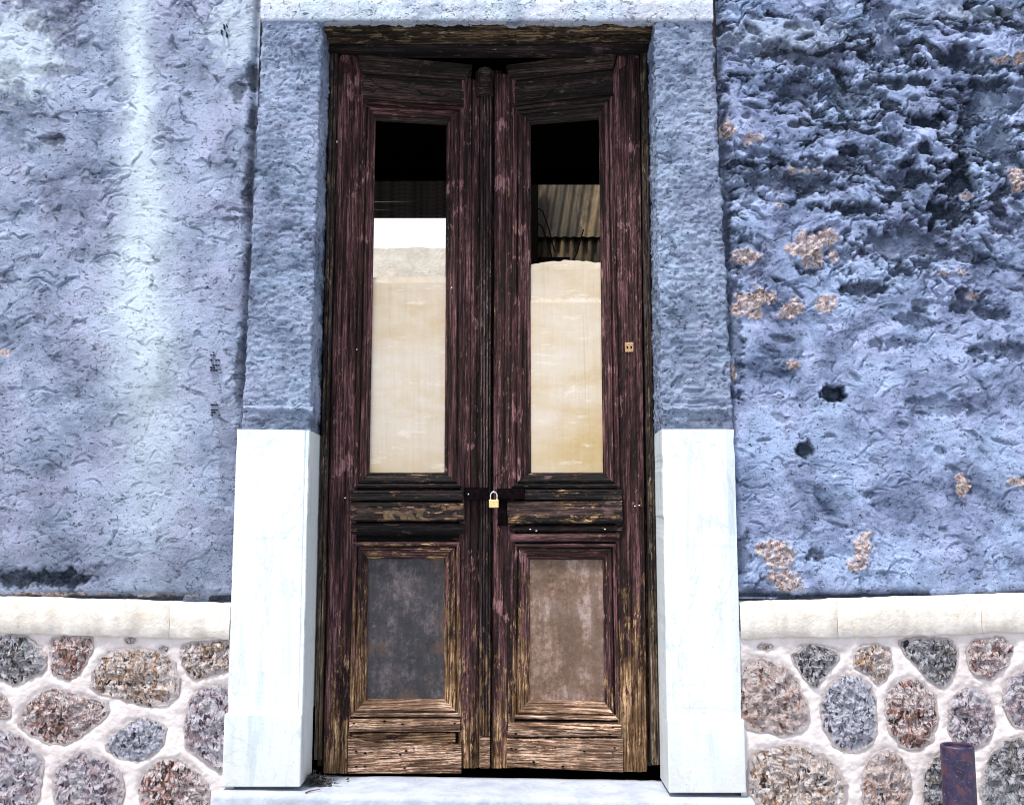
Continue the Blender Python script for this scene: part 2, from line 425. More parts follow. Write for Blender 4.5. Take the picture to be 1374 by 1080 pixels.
m_iron = plain('rusty_iron', (0.006, 0.004, 0.005), 0.95, 0.0, 0.6, 60)
m_steel = plain('bright_steel', (0.80, 0.80, 0.82), 0.25, 1.0, 0.05)
m_brass = plain('brass', (0.85, 0.66, 0.32), 0.38, 0.75, 0.12, 60, 0.001)
m_white = plain('white_fleck', (0.75, 0.75, 0.78), 0.6)
m_ground = plain('street_concrete', (0.30, 0.30, 0.31), 0.9, 0, 0.25, 3, 0.01)
m_cwall = ledge_mat('courtyard_plaster', (0.66, 0.58, 0.48), (0.80, 0.75, 0.67), (0.34, 0.22, 0.14))
m_leaf = plain('dry_leaf', (0.05, 0.045, 0.05), 0.8, 0, 0.6, 80)
m_twig = plain('twig', (0.14, 0.05, 0.05), 0.8)
m_patch = panel_mat('worn_plate', (0.015, 0.012, 0.008), (0.12, 0.075, 0.035), (0.45, 0.32, 0.16))
m_tanp = plain('tan_plate', (0.42, 0.27, 0.14), 0.7, 0, 0.4, 120)
m_hole = plain('dark_cement', (0.035, 0.045, 0.07), 0.95)  # dark tone of the small squares at the mesh openings
m_core = plain('masonry', (0.22, 0.2, 0.19), 0.95)

def corr_mat():
    M = Mat('corrugated_sheet')
    c = M.coords('Object', rnd=True)
    n = M.noise(M.n('Mapping', 0, {'Vector': c, 'Scale': (1.5, 1, 0.4)}), 3.0, 6, 0.7, 0.6)
    col = M.ramp(n, [(0.38, (0.012, 0.010, 0.006)), (0.48, (0.055, 0.037, 0.018)), (0.60, (0.16, 0.11, 0.055))])
    return M.done(col, 0.8, M.bump(n, 0.6, 0.02))
m_corr = corr_mat()

def pipe_mat():
    M = Mat('painted_pipe')
    c = M.coords('Object')
    n = M.noise(c, 22, 6, 0.75, 0.6)
    col = M.ramp(n, [(0.36, (0.010, 0.008, 0.028)), (0.52, (0.035, 0.024, 0.075)), (0.62, (0.10, 0.035, 0.035)), (0.72, (0.05, 0.045, 0.13))])
    col = M.mix(M.ramp(M.noise(M.coords('Object', (1, 1, 2.5)), 60, 5, 0.8), [(0.62, 0.0), (0.66, 0.8)]), col, (0.35, 0.33, 0.45))
    return M.done(col, 0.5, M.bump(n, 0.5, 0.004))
m_pipe = pipe_mat()

# ------------------------------------------------------------------ ground and hidden shell
GZ = -0.42
link('street', box_mesh(-14, 14, -14, 0.5, GZ - 0.1, GZ), m_ground, kind='structure')
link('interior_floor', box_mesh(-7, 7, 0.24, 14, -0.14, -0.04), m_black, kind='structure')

# ------------------------------------------------------------------ plaster walls
def axis(a0, a1, f0, f1, fine=0.0042, coarse=0.02):
    parts = []
    if a0 < f0: parts.append(np.arange(a0, f0, coarse))
    parts.append(np.arange(f0, f1, fine))
    if a1 > f1: parts.append(np.arange(f1, a1 + coarse, coarse))
    return np.concatenate(parts)

def strokes(X, Z, H, rng, n, amp, wlo=0.008, whi=0.03, region=None, rlo=0.05, rhi=0.22, weight=None, comb=0.5, ln=(0.02, 0.085)):
    xs, zs = X[:, 0], Z[0, :]
    for _ in range(n):
        cx = rng.uniform(xs[0], xs[-1]); cz = rng.uniform(zs[0], zs[-1])
        k = 1.0 if weight is None else weight(cx, cz)
        if k <= 0.02 or rng.rand() > min(1, k + 0.15): continue
        r = rng.uniform(rlo, rhi); w = rng.uniform(wlo, whi)
        mid = rng.normal(math.pi / 2, 0.7) if rng.rand() < .75 else rng.uniform(0, 6.28)
        half = rng.uniform(*ln) / r
        ox, oz = cx - r * math.cos(mid), cz - r * math.sin(mid)
        L = r * half + w + 0.02
        i0, i1 = np.searchsorted(xs, [cx - L, cx + L]); j0, j1 = np.searchsorted(zs, [cz - L, cz + L])
        if i1 - i0 < 3 or j1 - j0 < 3: continue
        x = X[i0:i1, j0:j1]; z = Z[i0:i1, j0:j1]
        wob = (vnoise(x * 28 + cx * 9, z * 28, 91) - .5) * w * 1.2 + (vnoise(x * 90 + cx * 9, z * 90, 92) - .5) * 0.006
        rho = np.hypot(x - ox, z - oz) + wob
        an = (np.arctan2(z - oz, x - ox) - mid + math.pi) % (2 * math.pi) - math.pi
        al = np.clip(1 - (an / half) ** 2, 0, 1) ** 0.6
        al = al * np.clip(1.7 * vnoise(x * 45 + cz * 7, z * 45, 93) - 0.1, 0, 1.2)
        s = (rho - r) / w
        sign = 1 if rng.rand() < 0.22 else -1
        s = s * sign
        prof = np.where((s > -1) & (s < 1), (s + 1) * 0.5, 0) ** 1.5
        prof = prof * np.clip((1 - s) / 0.12, 0, 1)
        if rng.rand() < comb: prof = prof * (0.70 + 0.30 * np.sin(s * rng.uniform(7, 15)))
        crev = np.exp(-((s - 1.0 - 0.0040 / w) / (0.0036 / w)) ** 2) * 1.1
        H[i0:i1, j0:j1] += (prof - crev) * al * amp * k * rng.uniform(0.4, 1.3)

def blob(X, Z, u, v, ru, rv, Y=0.03, rot=0.0, seed=5, rough=0.5):
    """soft irregular 0..1 patch at a place on the wall, radii in photo pixels"""
    c = P(u, v, Y); s = 4.1 / F
    dx = X - c.x; dz = Z - c.z
    ca, sa = math.cos(rot), math.sin(rot)
    a = (dx * ca + dz * sa) / (ru * s); b = (-dx * sa + dz * ca) / (rv * s)
    d = np.sqrt(a * a + b * b)
    w = fbm(X * 28 + u, Z * 28 + v, seed, 4, 0.6) * rough * 1.6
    return np.clip((1.25 - d - w) / 0.45, 0, 1)

WY = 0.03
WTOP = 3.75
def wall(side):
    rng = np.random.RandomState(11 if side < 0 else 23)
    if side < 0:
        xs = axis(-2.9, PX(340, 300, 0) + 0.02, PX(0, 30, WY) - 0.14, 9)
        xs = xs[xs <= PX(335, 300, 0)]
        z_low = PZ(803, WY)
    else:
        xs = axis(PX(972, 300, 0), 3.0, PX(972, 300, 0), PX(1374, 30, WY) + 0.14)
        z_low = PZ(800, WY)
    zs = axis(z_low - 0.01, WTOP, z_low - 0.01, PZ(0, WY) + 0.06)
    X, Z = np.meshgrid(xs, zs, indexing='ij')
    ux = 687 + X * F / 4.15            # rough photo column
    H = 0.012 * fbm(X * 3.1, Z * 3.1, 3, 3)
    wx = X + 0.05 * fbm(X * 7, Z * 7, 40, 3); wz = Z + 0.05 * fbm(X * 7, Z * 7, 50, 3)
    if side < 0:
        rough = np.clip((Z - PZ(480, WY)) / 0.7, 0.25, 1) * (0.75 + 0.5 * vnoise(X * 3, Z * 3, 8))
        H += rough * (0.010 * fbm(wx * 7, wz * 10, 60, 5, 0.5) + 0.004 * (ridged(wx * 10, wz * 17, 70, 4) - .5))
        pm = np.clip((vnoise(X * 4.2, Z * 5.5, 8) - 0.30) / 0.4, 0.12, 1)
        H *= pm
        H += 0.0024 * pm * fbm(wx * 60, wz * 70, 80, 3)
        strokes(X, Z, H, rng, 150, 0.010, 0.02, 0.05, rlo=0.08, rhi=0.30, comb=1.0, ln=(0.04, 0.12), weight=lambda x, z: 0.3 + 0.6 * min(1, max(0, (z - PZ(560, WY)) / 0.9)))
        strokes(X, Z, H, rng, 260, 0.012, weight=lambda x, z: 0.35 + 0.65 * min(1, max(0, (z - PZ(560, WY)) / 0.9)))
        strokes(X, Z, H, rng, 600, 0.007, 0.003, 0.009, rlo=0.03, rhi=0.1, weight=lambda x, z: 0.7)
    else:
        sp = np.clip((Z - PZ(640, WY)) / 1.2, 0.30, 1) * np.clip((X - 0.75) / 0.5, 0.6, 1)
        top = np.clip((PZ(60, WY) - Z) / 0.12, 0.3, 1)
        rough = sp * top
        t = fbm(wx * 6.0, wz * 9.5, 60, 4, 0.46)
        t = np.where(t > 0.02, 0.02 + 0.28 * (t - 0.02), t)
        pm = np.clip((vnoise(X * 4.0, Z * 5.5, 18) - 0.22) / 0.45, 0.2, 1)
        H += rough * (0.026 * t + 0.009 * pm * (ridged(wx * 9, wz * 17, 70, 4) - .5))
        H += 0.0032 * pm * fbm(wx * 55, wz * 65, 80, 3)
        strokes(X, Z, H, rng, 330, 0.020, 0.02, 0.055, rlo=0.08, rhi=0.32, comb=1.0, ln=(0.04, 0.13), weight=lambda x, z: 0.25 + 0.75 * min(1, max(0, (z - PZ(560, WY)) / 1.0)))
        strokes(X, Z, H, rng, 500, 0.015, 0.008, 0.030, weight=lambda x, z: 0.35 + 0.65 * min(1, max(0, (z - PZ(620, WY)) / 1.2)))
        strokes(X, Z, H, rng, 900, 0.008, 0.004, 0.012, rlo=0.03, rhi=0.1, weight=lambda x, z: 0.8)
    pale = np.zeros_like(X); stone = np.zeros_like(X); shade_stain = np.zeros_like(X)
    if side < 0:
        v = 540 - (Z - 1.47) * 320
        cx = 178 + 26 * np.clip((v + 20) / 600, 0, 1) + 14 * fbm(Z * 3, Z * 0 + 1, 5, 3)
        wd = 20 + 26 * np.clip((v - 150) / 300, 0, 1)
        u_ = 687 + X * F / np.maximum(3.9, 4.05 + (Z - 1.4) * 0.13)
        pale = np.exp(-((u_ - cx) / wd) ** 2) * np.clip(1.15 - np.maximum(v - 330, 0) / 430, 0.15, 1)
        pale = np.maximum(pale, 0.75 * blob(X, Z, 20, 70, 60, 60, seed=9))
        pale = np.maximum(pale, 0.6 * blob(X, Z, 320, 30, 40, 50, seed=12))
        H *= 1 - 0.55 * np.clip(pale, 0, 1)
        for (u, v_, a, b, k) in [(20, 776, 26, 12, .95), (78, 777, 38, 13, 1), (75, 186, 16, 10, .6), (80, 30, 26, 20, .45), (15, 95, 16, 18, .4),
                                 (75, 95, 40, 8, .4), (320, 120, 9, 20, .7), (338, 100, 8, 18, .8), (340, 165, 9, 22, .8), (333, 260, 8, 45, .65), (334, 350, 6, 30, .7), (305, 600, 12, 90, .35),
                                 (20, 150, 20, 40, .35), (45, 30, 14, 10, .4), (5, 700, 30, 14, .3), (300, 740, 24, 60, .4), (322, 500, 8, 60, .7), (60, 720, 30, 14, .25)]:
            b_ = blob(X, Z, u, v_, a, b); shade_stain = np.maximum(shade_stain, k * b_); H -= 0.008 * k * b_  # dark stone patches and stains; those by the pilaster paint groove shade
        for (u, v_, a, b) in [(8, 473, 7, 5), (60, 797, 80, 3), (210, 799, 60, 2)]:
            stone = np.maximum(stone, blob(X, Z, u, v_, a, b))
        lowd = np.clip((PZ(430, WY) - Z) / 0.9, 0, 1)
        pn = fbm(X * 5, Z * 3.5, 171, 5, .6)
        shade_stain = np.maximum(shade_stain, np.clip(0.16 * lowd + 0.30 * np.clip(pn - .02, 0, 1) * (0.6 + lowd), 0, .4) * (1 - .8 * np.clip(pale, 0, 1)))
        e = xs.max() - X
        H -= 0.035 * np.exp(-(e / 0.022) ** 2)
    else:
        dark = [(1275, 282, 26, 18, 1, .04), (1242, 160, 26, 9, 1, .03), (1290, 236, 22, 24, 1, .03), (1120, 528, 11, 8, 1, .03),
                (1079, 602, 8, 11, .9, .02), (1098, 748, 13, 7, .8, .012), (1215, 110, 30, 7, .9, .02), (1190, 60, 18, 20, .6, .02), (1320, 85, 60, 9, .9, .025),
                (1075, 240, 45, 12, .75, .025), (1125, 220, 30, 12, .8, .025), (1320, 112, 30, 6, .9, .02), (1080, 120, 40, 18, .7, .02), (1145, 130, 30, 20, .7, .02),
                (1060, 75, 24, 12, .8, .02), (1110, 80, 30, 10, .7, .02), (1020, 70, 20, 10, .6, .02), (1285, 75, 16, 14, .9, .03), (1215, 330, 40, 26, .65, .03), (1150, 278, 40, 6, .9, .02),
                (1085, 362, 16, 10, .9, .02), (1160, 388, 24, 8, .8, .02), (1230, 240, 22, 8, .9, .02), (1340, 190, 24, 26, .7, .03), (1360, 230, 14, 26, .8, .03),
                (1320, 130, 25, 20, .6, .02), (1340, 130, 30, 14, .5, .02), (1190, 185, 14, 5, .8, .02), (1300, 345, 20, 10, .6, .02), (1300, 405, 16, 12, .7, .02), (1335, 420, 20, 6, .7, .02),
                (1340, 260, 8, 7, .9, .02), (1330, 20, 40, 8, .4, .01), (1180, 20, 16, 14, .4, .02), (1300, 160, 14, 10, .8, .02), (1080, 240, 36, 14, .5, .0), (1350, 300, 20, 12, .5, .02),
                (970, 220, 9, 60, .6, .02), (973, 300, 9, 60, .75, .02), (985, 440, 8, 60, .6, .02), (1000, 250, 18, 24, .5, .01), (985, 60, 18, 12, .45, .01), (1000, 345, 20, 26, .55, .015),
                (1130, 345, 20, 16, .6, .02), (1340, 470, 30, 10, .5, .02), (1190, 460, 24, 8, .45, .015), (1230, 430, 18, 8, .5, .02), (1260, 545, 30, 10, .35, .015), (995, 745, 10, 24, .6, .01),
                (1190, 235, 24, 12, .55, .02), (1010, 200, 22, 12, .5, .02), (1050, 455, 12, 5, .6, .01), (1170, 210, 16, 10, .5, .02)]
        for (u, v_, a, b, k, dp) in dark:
            b_ = blob(X, Z, u, v_, a * 1.15, b * 1.2, seed=5 + (u % 7), rough=.8); shade_stain = np.maximum(shade_stain, k * b_); H -= dp * b_  # each hollow is dug and its shade painted navy-black
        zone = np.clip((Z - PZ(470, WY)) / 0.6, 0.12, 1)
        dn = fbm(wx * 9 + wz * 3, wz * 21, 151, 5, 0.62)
        shade_stain = np.maximum(shade_stain, np.clip((dn - 0.24) / 0.06, 0, 1) * zone * 0.95)
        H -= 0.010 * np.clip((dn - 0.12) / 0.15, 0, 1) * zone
        # many small unlisted hollows in the rough upper half, their shade painted in
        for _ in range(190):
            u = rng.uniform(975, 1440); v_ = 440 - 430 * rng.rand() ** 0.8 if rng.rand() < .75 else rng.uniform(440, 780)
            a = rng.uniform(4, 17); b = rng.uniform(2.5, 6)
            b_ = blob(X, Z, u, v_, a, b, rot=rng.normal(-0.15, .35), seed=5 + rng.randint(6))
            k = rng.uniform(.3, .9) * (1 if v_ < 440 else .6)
            shade_stain = np.maximum(shade_stain, k * b_); H -= 0.016 * b_ * k
        for (u, v_, a, b) in [(974, 175, 12, 14), (1008, 186, 12, 7), (1000, 345, 18, 12), (1086, 335, 16, 20), (1062, 335, 9, 8), (1112, 318, 14, 10), (1006, 405, 22, 20), (1060, 415, 16, 14),
                              (1108, 408, 14, 13), (1030, 400, 12, 8), (1066, 490, 9, 6), (982, 500, 6, 14), (1045, 750, 20, 22), (1030, 735, 14, 12), (1055, 775, 20, 14), (1158, 735, 10, 20), (1150, 758, 14, 8), (1292, 650, 7, 16),
                              (1368, 235, 10, 16), (1365, 645, 12, 6), (1070, 228, 14, 4), (1097, 228, 6, 4), (1302, 260, 8, 5), (1370, 78, 14, 8), (1345, 78, 10, 5), (1305, 396, 8, 5), (1120, 343, 6, 8), (1265, 367, 9, 3), (1290, 365, 9, 3), (1048, 275, 8, 3)]:
            stone = np.maximum(stone, blob(X, Z, u, v_, a * 1.1, b * 1.1, seed=31))
        b_ = np.clip(stone, 0, 1); H += 0.006 * b_ + 0.012 * b_ * fbm(X * 60, Z * 60, 33, 3)
        shade_stain *= 1 - np.clip(stone * 1.5, 0, 1)
        pale = 0.28 * np.clip(blob(X, Z, 1060, 50, 90, 26, seed=3) + blob(X, Z, 1300, 16, 90, 12, seed=4), 0, 1)
        e = X - xs.min()
        H -= 0.03 * np.exp(-(e / 0.02) ** 2)
    # the plaster breaks off unevenly above the ledge
    d = Z - z_low
    shade_stain = np.maximum(shade_stain, 0.9 * np.clip(1.3 - d / (0.016 + 0.03 * vnoise(X * 14, X * 0, 66) ** 2), 0, 1) * (vnoise(X * 9, Z * 30, 67) > .25))
    H -= 0.02 * np.exp(-(d / (0.012 + 0.008 * vnoise(X * 9, X * 0, 4))) ** 2)
    H = np.maximum(H, -0.035 - 0.3 * np.log1p(np.maximum(-H - 0.035, 0)) * 0.3)
    H = np.maximum(H, -0.05)
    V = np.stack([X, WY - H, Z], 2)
    return grid_mesh(V, mask=np.stack([pale, stone, shade_stain], 2)), xs, z_low

for side in (-1, 1):
    me, xs, zl = wall(side)
    lab = ('rough blue grey rendered wall left of the door with a pale vertical streak' if side < 0 else
           'deeply rough blue rendered wall right of the door with bare stone showing')
    o = empty('rendered_wall', ((xs[0] + xs[-1]) / 2, 0.2, zl), label=lab, cat='wall')
    off = -o.location
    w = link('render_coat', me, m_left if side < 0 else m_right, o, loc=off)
    x0, x1 = (xs[0], xs[-1] + 0.2) if side < 0 else (xs[0] - 0.2, xs[-1])
    link('masonry', box_mesh(x0, x1, 0.09, 0.5, zl - 0.02, WTOP), m_core, o, loc=off)
    if side < 0:
        # scraps of reinforcing mesh that show through the render
        for (u, v, nx, nz) in [(289, 487, 5, 8), (290, 552, 5, 5), (305, 45, 4, 5)]:
            Vv, Ff = [], []
            for i in range(nx):
                for j in range(nz):
                    if random.random() < 0.35 + 0.5 * (abs(i - nx / 2 + .5) > nx * .36): continue
                    c = P(u + (i - nx / 2) * 3.4, v + (j - nz / 2) * 3.4, WY)
                    h = 0.0017 + 0.0012 * random.random()
                    b = len(Vv)
                    for dx, dz in ((-h, -h), (h, -h), (h, h), (-h, h)): Vv.append((c.x + dx, WY - 0.016, c.z + dz))
                    for dx, dz in ((-h, -h), (h, -h), (h, h), (-h, h)): Vv.append((c.x + dx, WY + 0.02, c.z + dz))
                    Ff += [(b, b + 1, b + 2, b + 3), (b, b + 4, b + 5, b + 1), (b + 1, b + 5, b + 6, b + 2), (b + 2, b + 6, b + 7, b + 3), (b + 3, b + 7, b + 4, b)]
            link('mesh_holes', mesh_from(Vv, Ff), m_hole, o, loc=off, kind='stuff')

# ------------------------------------------------------------------ door surround (rendered pilasters + lintel)
LI, RI = -0.789, 0.589         # inner faces of the opening
def wrapped(path, axis_vals, amp, seed, horizontal=False, fine=0.0045, widen=None, mask_fn=None):
    """path: list of 2D points (a,y); swept along the other axis and roughened along its normal"""
    pts, nor = [], []
    for (a, b) in zip(path[:-1], path[1:]):
        a = np.array(a); b = np.array(b); L = np.linalg.norm(b - a); n = max(2, int(L / fine))
        t = (b - a) / L; nn = np.array([t[1], -t[0]])
        for i in range(n):
            pts.append(a + (b - a) * i / n); nor.append(nn)
    pts.append(np.array(path[-1])); nor.append(nor[-1])
    pts = np.array(pts); nor = np.array(nor)
    k = np.array([1, 2, 3, 2, 1]) / 9
    for _ in range(2):
        nor = np.stack([np.convolve(np.pad(nor[:, i], 2, 'edge'), k, 'valid') for i in range(2)], 1)
        q = np.stack([np.convolve(np.pad(pts[:, i], 2, 'edge'), k, 'valid') for i in range(2)], 1); q[0] = pts[0]; q[-1] = pts[-1]; pts = q
    nor /= np.linalg.norm(nor, axis=1)[:, None]
    s = np.concatenate([[0], np.cumsum(np.linalg.norm(np.diff(pts, axis=0), axis=1))])
    S, T = np.meshgrid(s, axis_vals, indexing='ij')
    H = amp * (fbm(S * 14, T * 14, seed, 5, 0.6) + 0.9 * (ridged(S * 22, T * 30, seed + 7, 4) - .5)) + amp * 0.5 * fbm(S * 3, T * 3, seed + 20, 2)
    rng = np.random.RandomState(seed)
    strokes(S, T, H, rng, int(90 * (axis_vals[-1] - axis_vals[0]) / 1.5), amp * 1.0, 0.004, 0.012, rlo=0.03, rhi=0.1)
    H += amp * 0.9 * fbm(S * 60, T * 70, seed + 30, 3, .6)
    H -= amp * 5 * np.clip(vnoise(S * 34 + 2 * T, T * 55, seed + 40) - .80, 0, 1) + amp * 4 * np.clip(vnoise(S * 70, T * 90, seed + 41) - .85, 0, 1)
    A = pts[:, 0][:, None] + nor[:, 0][:, None] * H
    Y = pts[:, 1][:, None] + nor[:, 1][:, None] * H
    if widen is not None: A = A + widen(pts[:, 0][:, None], T)
    V = np.stack([T, Y, A], 2) if horizontal else np.stack([A, Y, T], 2)
    mask = np.zeros(S.shape + (3,))
    if mask_fn is not None: mask_fn(A, T, mask)
    return grid_mesh(V, mask=mask, flip=horizontal)

zM = PZ(577, 0)                # top of the marble jambs
zL = PZ(28, -0.01)             # underside of the lintel
sur = empty('door_surround', ((LI + RI) / 2, 0.1, zM), label='grey blue rendered pilasters and lintel framing the tall wooden doorway', cat='door surround')
so_ = -sur.location
zz = np.arange(zM - 0.005, zL + 0.05, 0.0045)
lw = lambda x, z: np.where(x < -0.9, -0.022 * (zL - z) / 1.7, 0) - 0.004 * (zL - z)
def mk_l(A, T, m):
    band = np.clip((zM + 0.06 - T) / 0.02, 0, 1); m[..., 0] = 0
    m[..., 2] = 0.35 * band * (0.5 + vnoise(A * 40, T * 30, 4))
    n_ = A.shape[0]; q = np.arange(n_)[:, None] / n_
    if A.mean() > 0: q = 1 - q
    g = np.clip((q - 0.80 + 0.16 * (vnoise(T * 18, A * 30, 5) - .5)) / 0.1, 0, 1) * np.clip((vnoise(T * 7, A * 0 + 2, 15) - .25) / .3, 0, 1)
    g2 = np.clip((0.16 - q + 0.10 * (vnoise(T * 12, A * 30, 9) - .5)) / 0.06, 0, 1) * np.clip((vnoise(T * 5, A * 0 + 8, 25) - .3) / .3, 0, 1)
    m[..., 2] = np.maximum(m[..., 2], np.maximum(0.75 * g, 0.6 * g2))
pl = wrapped([(-1.036, 0.09), (-1.036, 0.0), (LI, 0.0), (LI, 0.26)], zz, 0.0062, 101, widen=lw, mask_fn=mk_l)
link('pilaster', pl, m_sur, sur, loc=so_)
rw = lambda x, z: np.where(x > 0.7, 0.042 * (zL - z) / 1.7, 0)
pr = wrapped([(RI, 0.26), (RI, 0.0), (0.832, 0.0), (0.832, 0.09)], zz, 0.0075, 131, widen=rw, mask_fn=mk_l)
link('pilaster', pr, m_sur, sur, loc=so_)
for (xa, xb) in ((-1.03, LI - 0.015), (RI + 0.015, 0.83)):
    link('masonry', box_mesh(xa, xb, 0.03, 0.5, zM, WTOP), m_core, sur, loc=so_)
# slim ledge of render above the marble
for (u0, u1, v0, v1) in ((327, 420, 545, 552), (889, 975, 541, 548)):
    a, b = P(u0, v0, 0), P(u1, v1, 0)
    Zs = np.linspace(0, 1, 9); Xs = np.linspace(a.x, b.x, 60)
    XX, ZZ = np.meshgrid(Xs, Zs, indexing='ij')
    top = PZ(544, 0) + 0.006 * fbm(XX * 30, XX * 0, 8, 3)
    V = np.stack([XX, -0.016 * np.sin(ZZ * math.pi) + 0.004 + 0.003 * fbm(XX * 70, ZZ * 3, 9, 2), top - ZZ * (0.026 + 0.014 * vnoise(XX * 22, XX * 0, 6))], 2)
    link('render_lip', grid_mesh(V), m_sur, sur, loc=so_)
xx = np.arange(-1.040, 0.836, 0.0045)
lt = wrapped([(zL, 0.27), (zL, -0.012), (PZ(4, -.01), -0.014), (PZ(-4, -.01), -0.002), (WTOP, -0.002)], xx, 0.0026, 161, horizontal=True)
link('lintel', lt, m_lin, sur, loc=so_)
link('soffit_shade_sheet', box_mesh(LI, RI, 0.25, 0.56, zL + 0.006, zL + 0.0105), m_black, sur, loc=so_)  # black sheet added to hold the shade above the leaves; hides pale masonry
link('masonry', box_mesh(-1.03, 0.83, 0.012, 0.5, zL + 0.012, WTOP), m_core, sur, loc=so_)

# ------------------------------------------------------------------ marble jambs
def jamb(side):
    if side < 0: xo, xi = -1.081, LI - 0.004
    else: xo, xi = 0.872, RI - 0.002
    x0, x1 = min(xo, xi), max(xo, xi)
    zp = PZ(957 if side < 0 else 965, -0.02)
    zb = PZ(1057 if side < 0 else 1065, -0.04)
    o = empty('marble_jamb', ((x0 + x1) / 2, 0.1, zb), cat='marble jamb', group='marble jambs at the foot of the doorway',
              label='tall white marble jamb block on the ' + ('left side of the doorway beside the leaf litter' if side < 0 else 'right side of the doorway near the rusty pipe'))
    off = -o.location
    bm = bmesh.new()
    # section of the shaft with a shallow groove near the opening and a chamfered outer arris
    yf = -0.018
    i = 1 if side < 0 else -1     # direction towards the opening
    sec = [(xo, 0.12), (xo, yf + 0.012), (xo + i * 0.004, yf + 0.003)]
    if side > 0: sec = [(xo, 0.12), (xo, yf + 0.012), (xo - 0.034, yf)]
    sec += [(xi - i * 0.018, yf), (xi - i * 0.015, yf + 0.003), (xi - i * 0.012, yf + 0.003), (xi - i * 0.003, yf + 0.002), (xi, yf + 0.006), (xi, 0.27), (xi - i * .05, .27)]
    nz = 60; V = []; Fs = []
    zt = zM + 0.002
    for k in range(nz + 1):
        z = zp - 0.01 + (zt - zp + 0.01) * k / nz
        for j, (x, y) in enumerate(sec):
            jx = 0.0008 * (random.random() - .5) - (0.006 * max(0, float(vnoise(np.array(z * 13.0), np.array(float(j))  , 3)) - .82) * 4 if j in (1, 2, len(sec) - 3) else 0) * (1 if x > 0 else -1) * (-1 if abs(x - xo) > .1 else 1) if 0 < j < len(sec) - 2 else 0
            zz_ = z - (0.004 * (x - x0) / (x1 - x0) if k == nz and side < 0 else 0)
            V.append((x + jx, y + jx * .6, zz_))
    m = len(sec)
    for k in range(nz):
        for j in range(m - 1): Fs.append((k * m + j, k * m + j + 1, (k + 1) * m + j + 1, (k + 1) * m + j))
    Fs.append(tuple(nz * m + j for j in range(m)))
    Fs.append(tuple(range(m)))
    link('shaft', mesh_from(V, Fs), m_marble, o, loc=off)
    e = 0.006
    me = box_mesh(x0 - (e if side < 0 else 0.0), x1 + (0 if side < 0 else e), yf - 0.010, 0.2, zb, zp, 0.006, 3)
    link('plinth', me, m_marble, o, loc=off)
jamb(-1); jamb(1)

# ------------------------------------------------------------------ door step
sz = lambda x: -0.014 * (x + 0.75)
xa, xb = PX(288, 1062, -0.07), PX(1012, 1075, -0.07)
Xs = np.linspace(xa, xb, 220)
secy = [(0.235, -.12), (0.235, -0.001), (0.2, 0), (0.12, 0), (0.05, 0), (0.0, 0), (-0.04, 0), (-0.066, -0.001), (-0.078, -0.006), (-0.082, -0.018), (-0.083, -0.05), (-0.082, -0.09), (-0.08, -0.14)]
V = np.zeros((len(Xs), len(secy), 3))
for j, (y, dz) in enumerate(secy):
    V[:, j, 0] = Xs
    V[:, j, 1] = y + (0.004 * fbm(Xs * 14, Xs * 0 + j, 3, 4) if y < -0.03 else 0)
    V[:, j, 2] = sz(Xs) + dz + 0.0018 * fbm(Xs * 8, Xs * 0 + y * 9, 6, 3)
step = empty('door_step', ((xa + xb) / 2, 0, -0.14), label='worn pale marble threshold slab under the wooden door', cat='door step')
link('slab', grid_mesh(V, flip=True), m_sill, step, loc=-step.location)
for s_, x in ((-1, xa), (1, xb)):
    link('slab_end', box_mesh(min(x, x - s_ * .03), max(x, x - s_ * .03), -0.078, 0.23, -0.14, sz(x) - 0.006, 0.003), m_sill, step, loc=-step.location)
link('riser', box_mesh(xa + 0.02, xb - 0.02, -0.06, 0.23, GZ, -0.141), m_core, step, loc=-step.location)

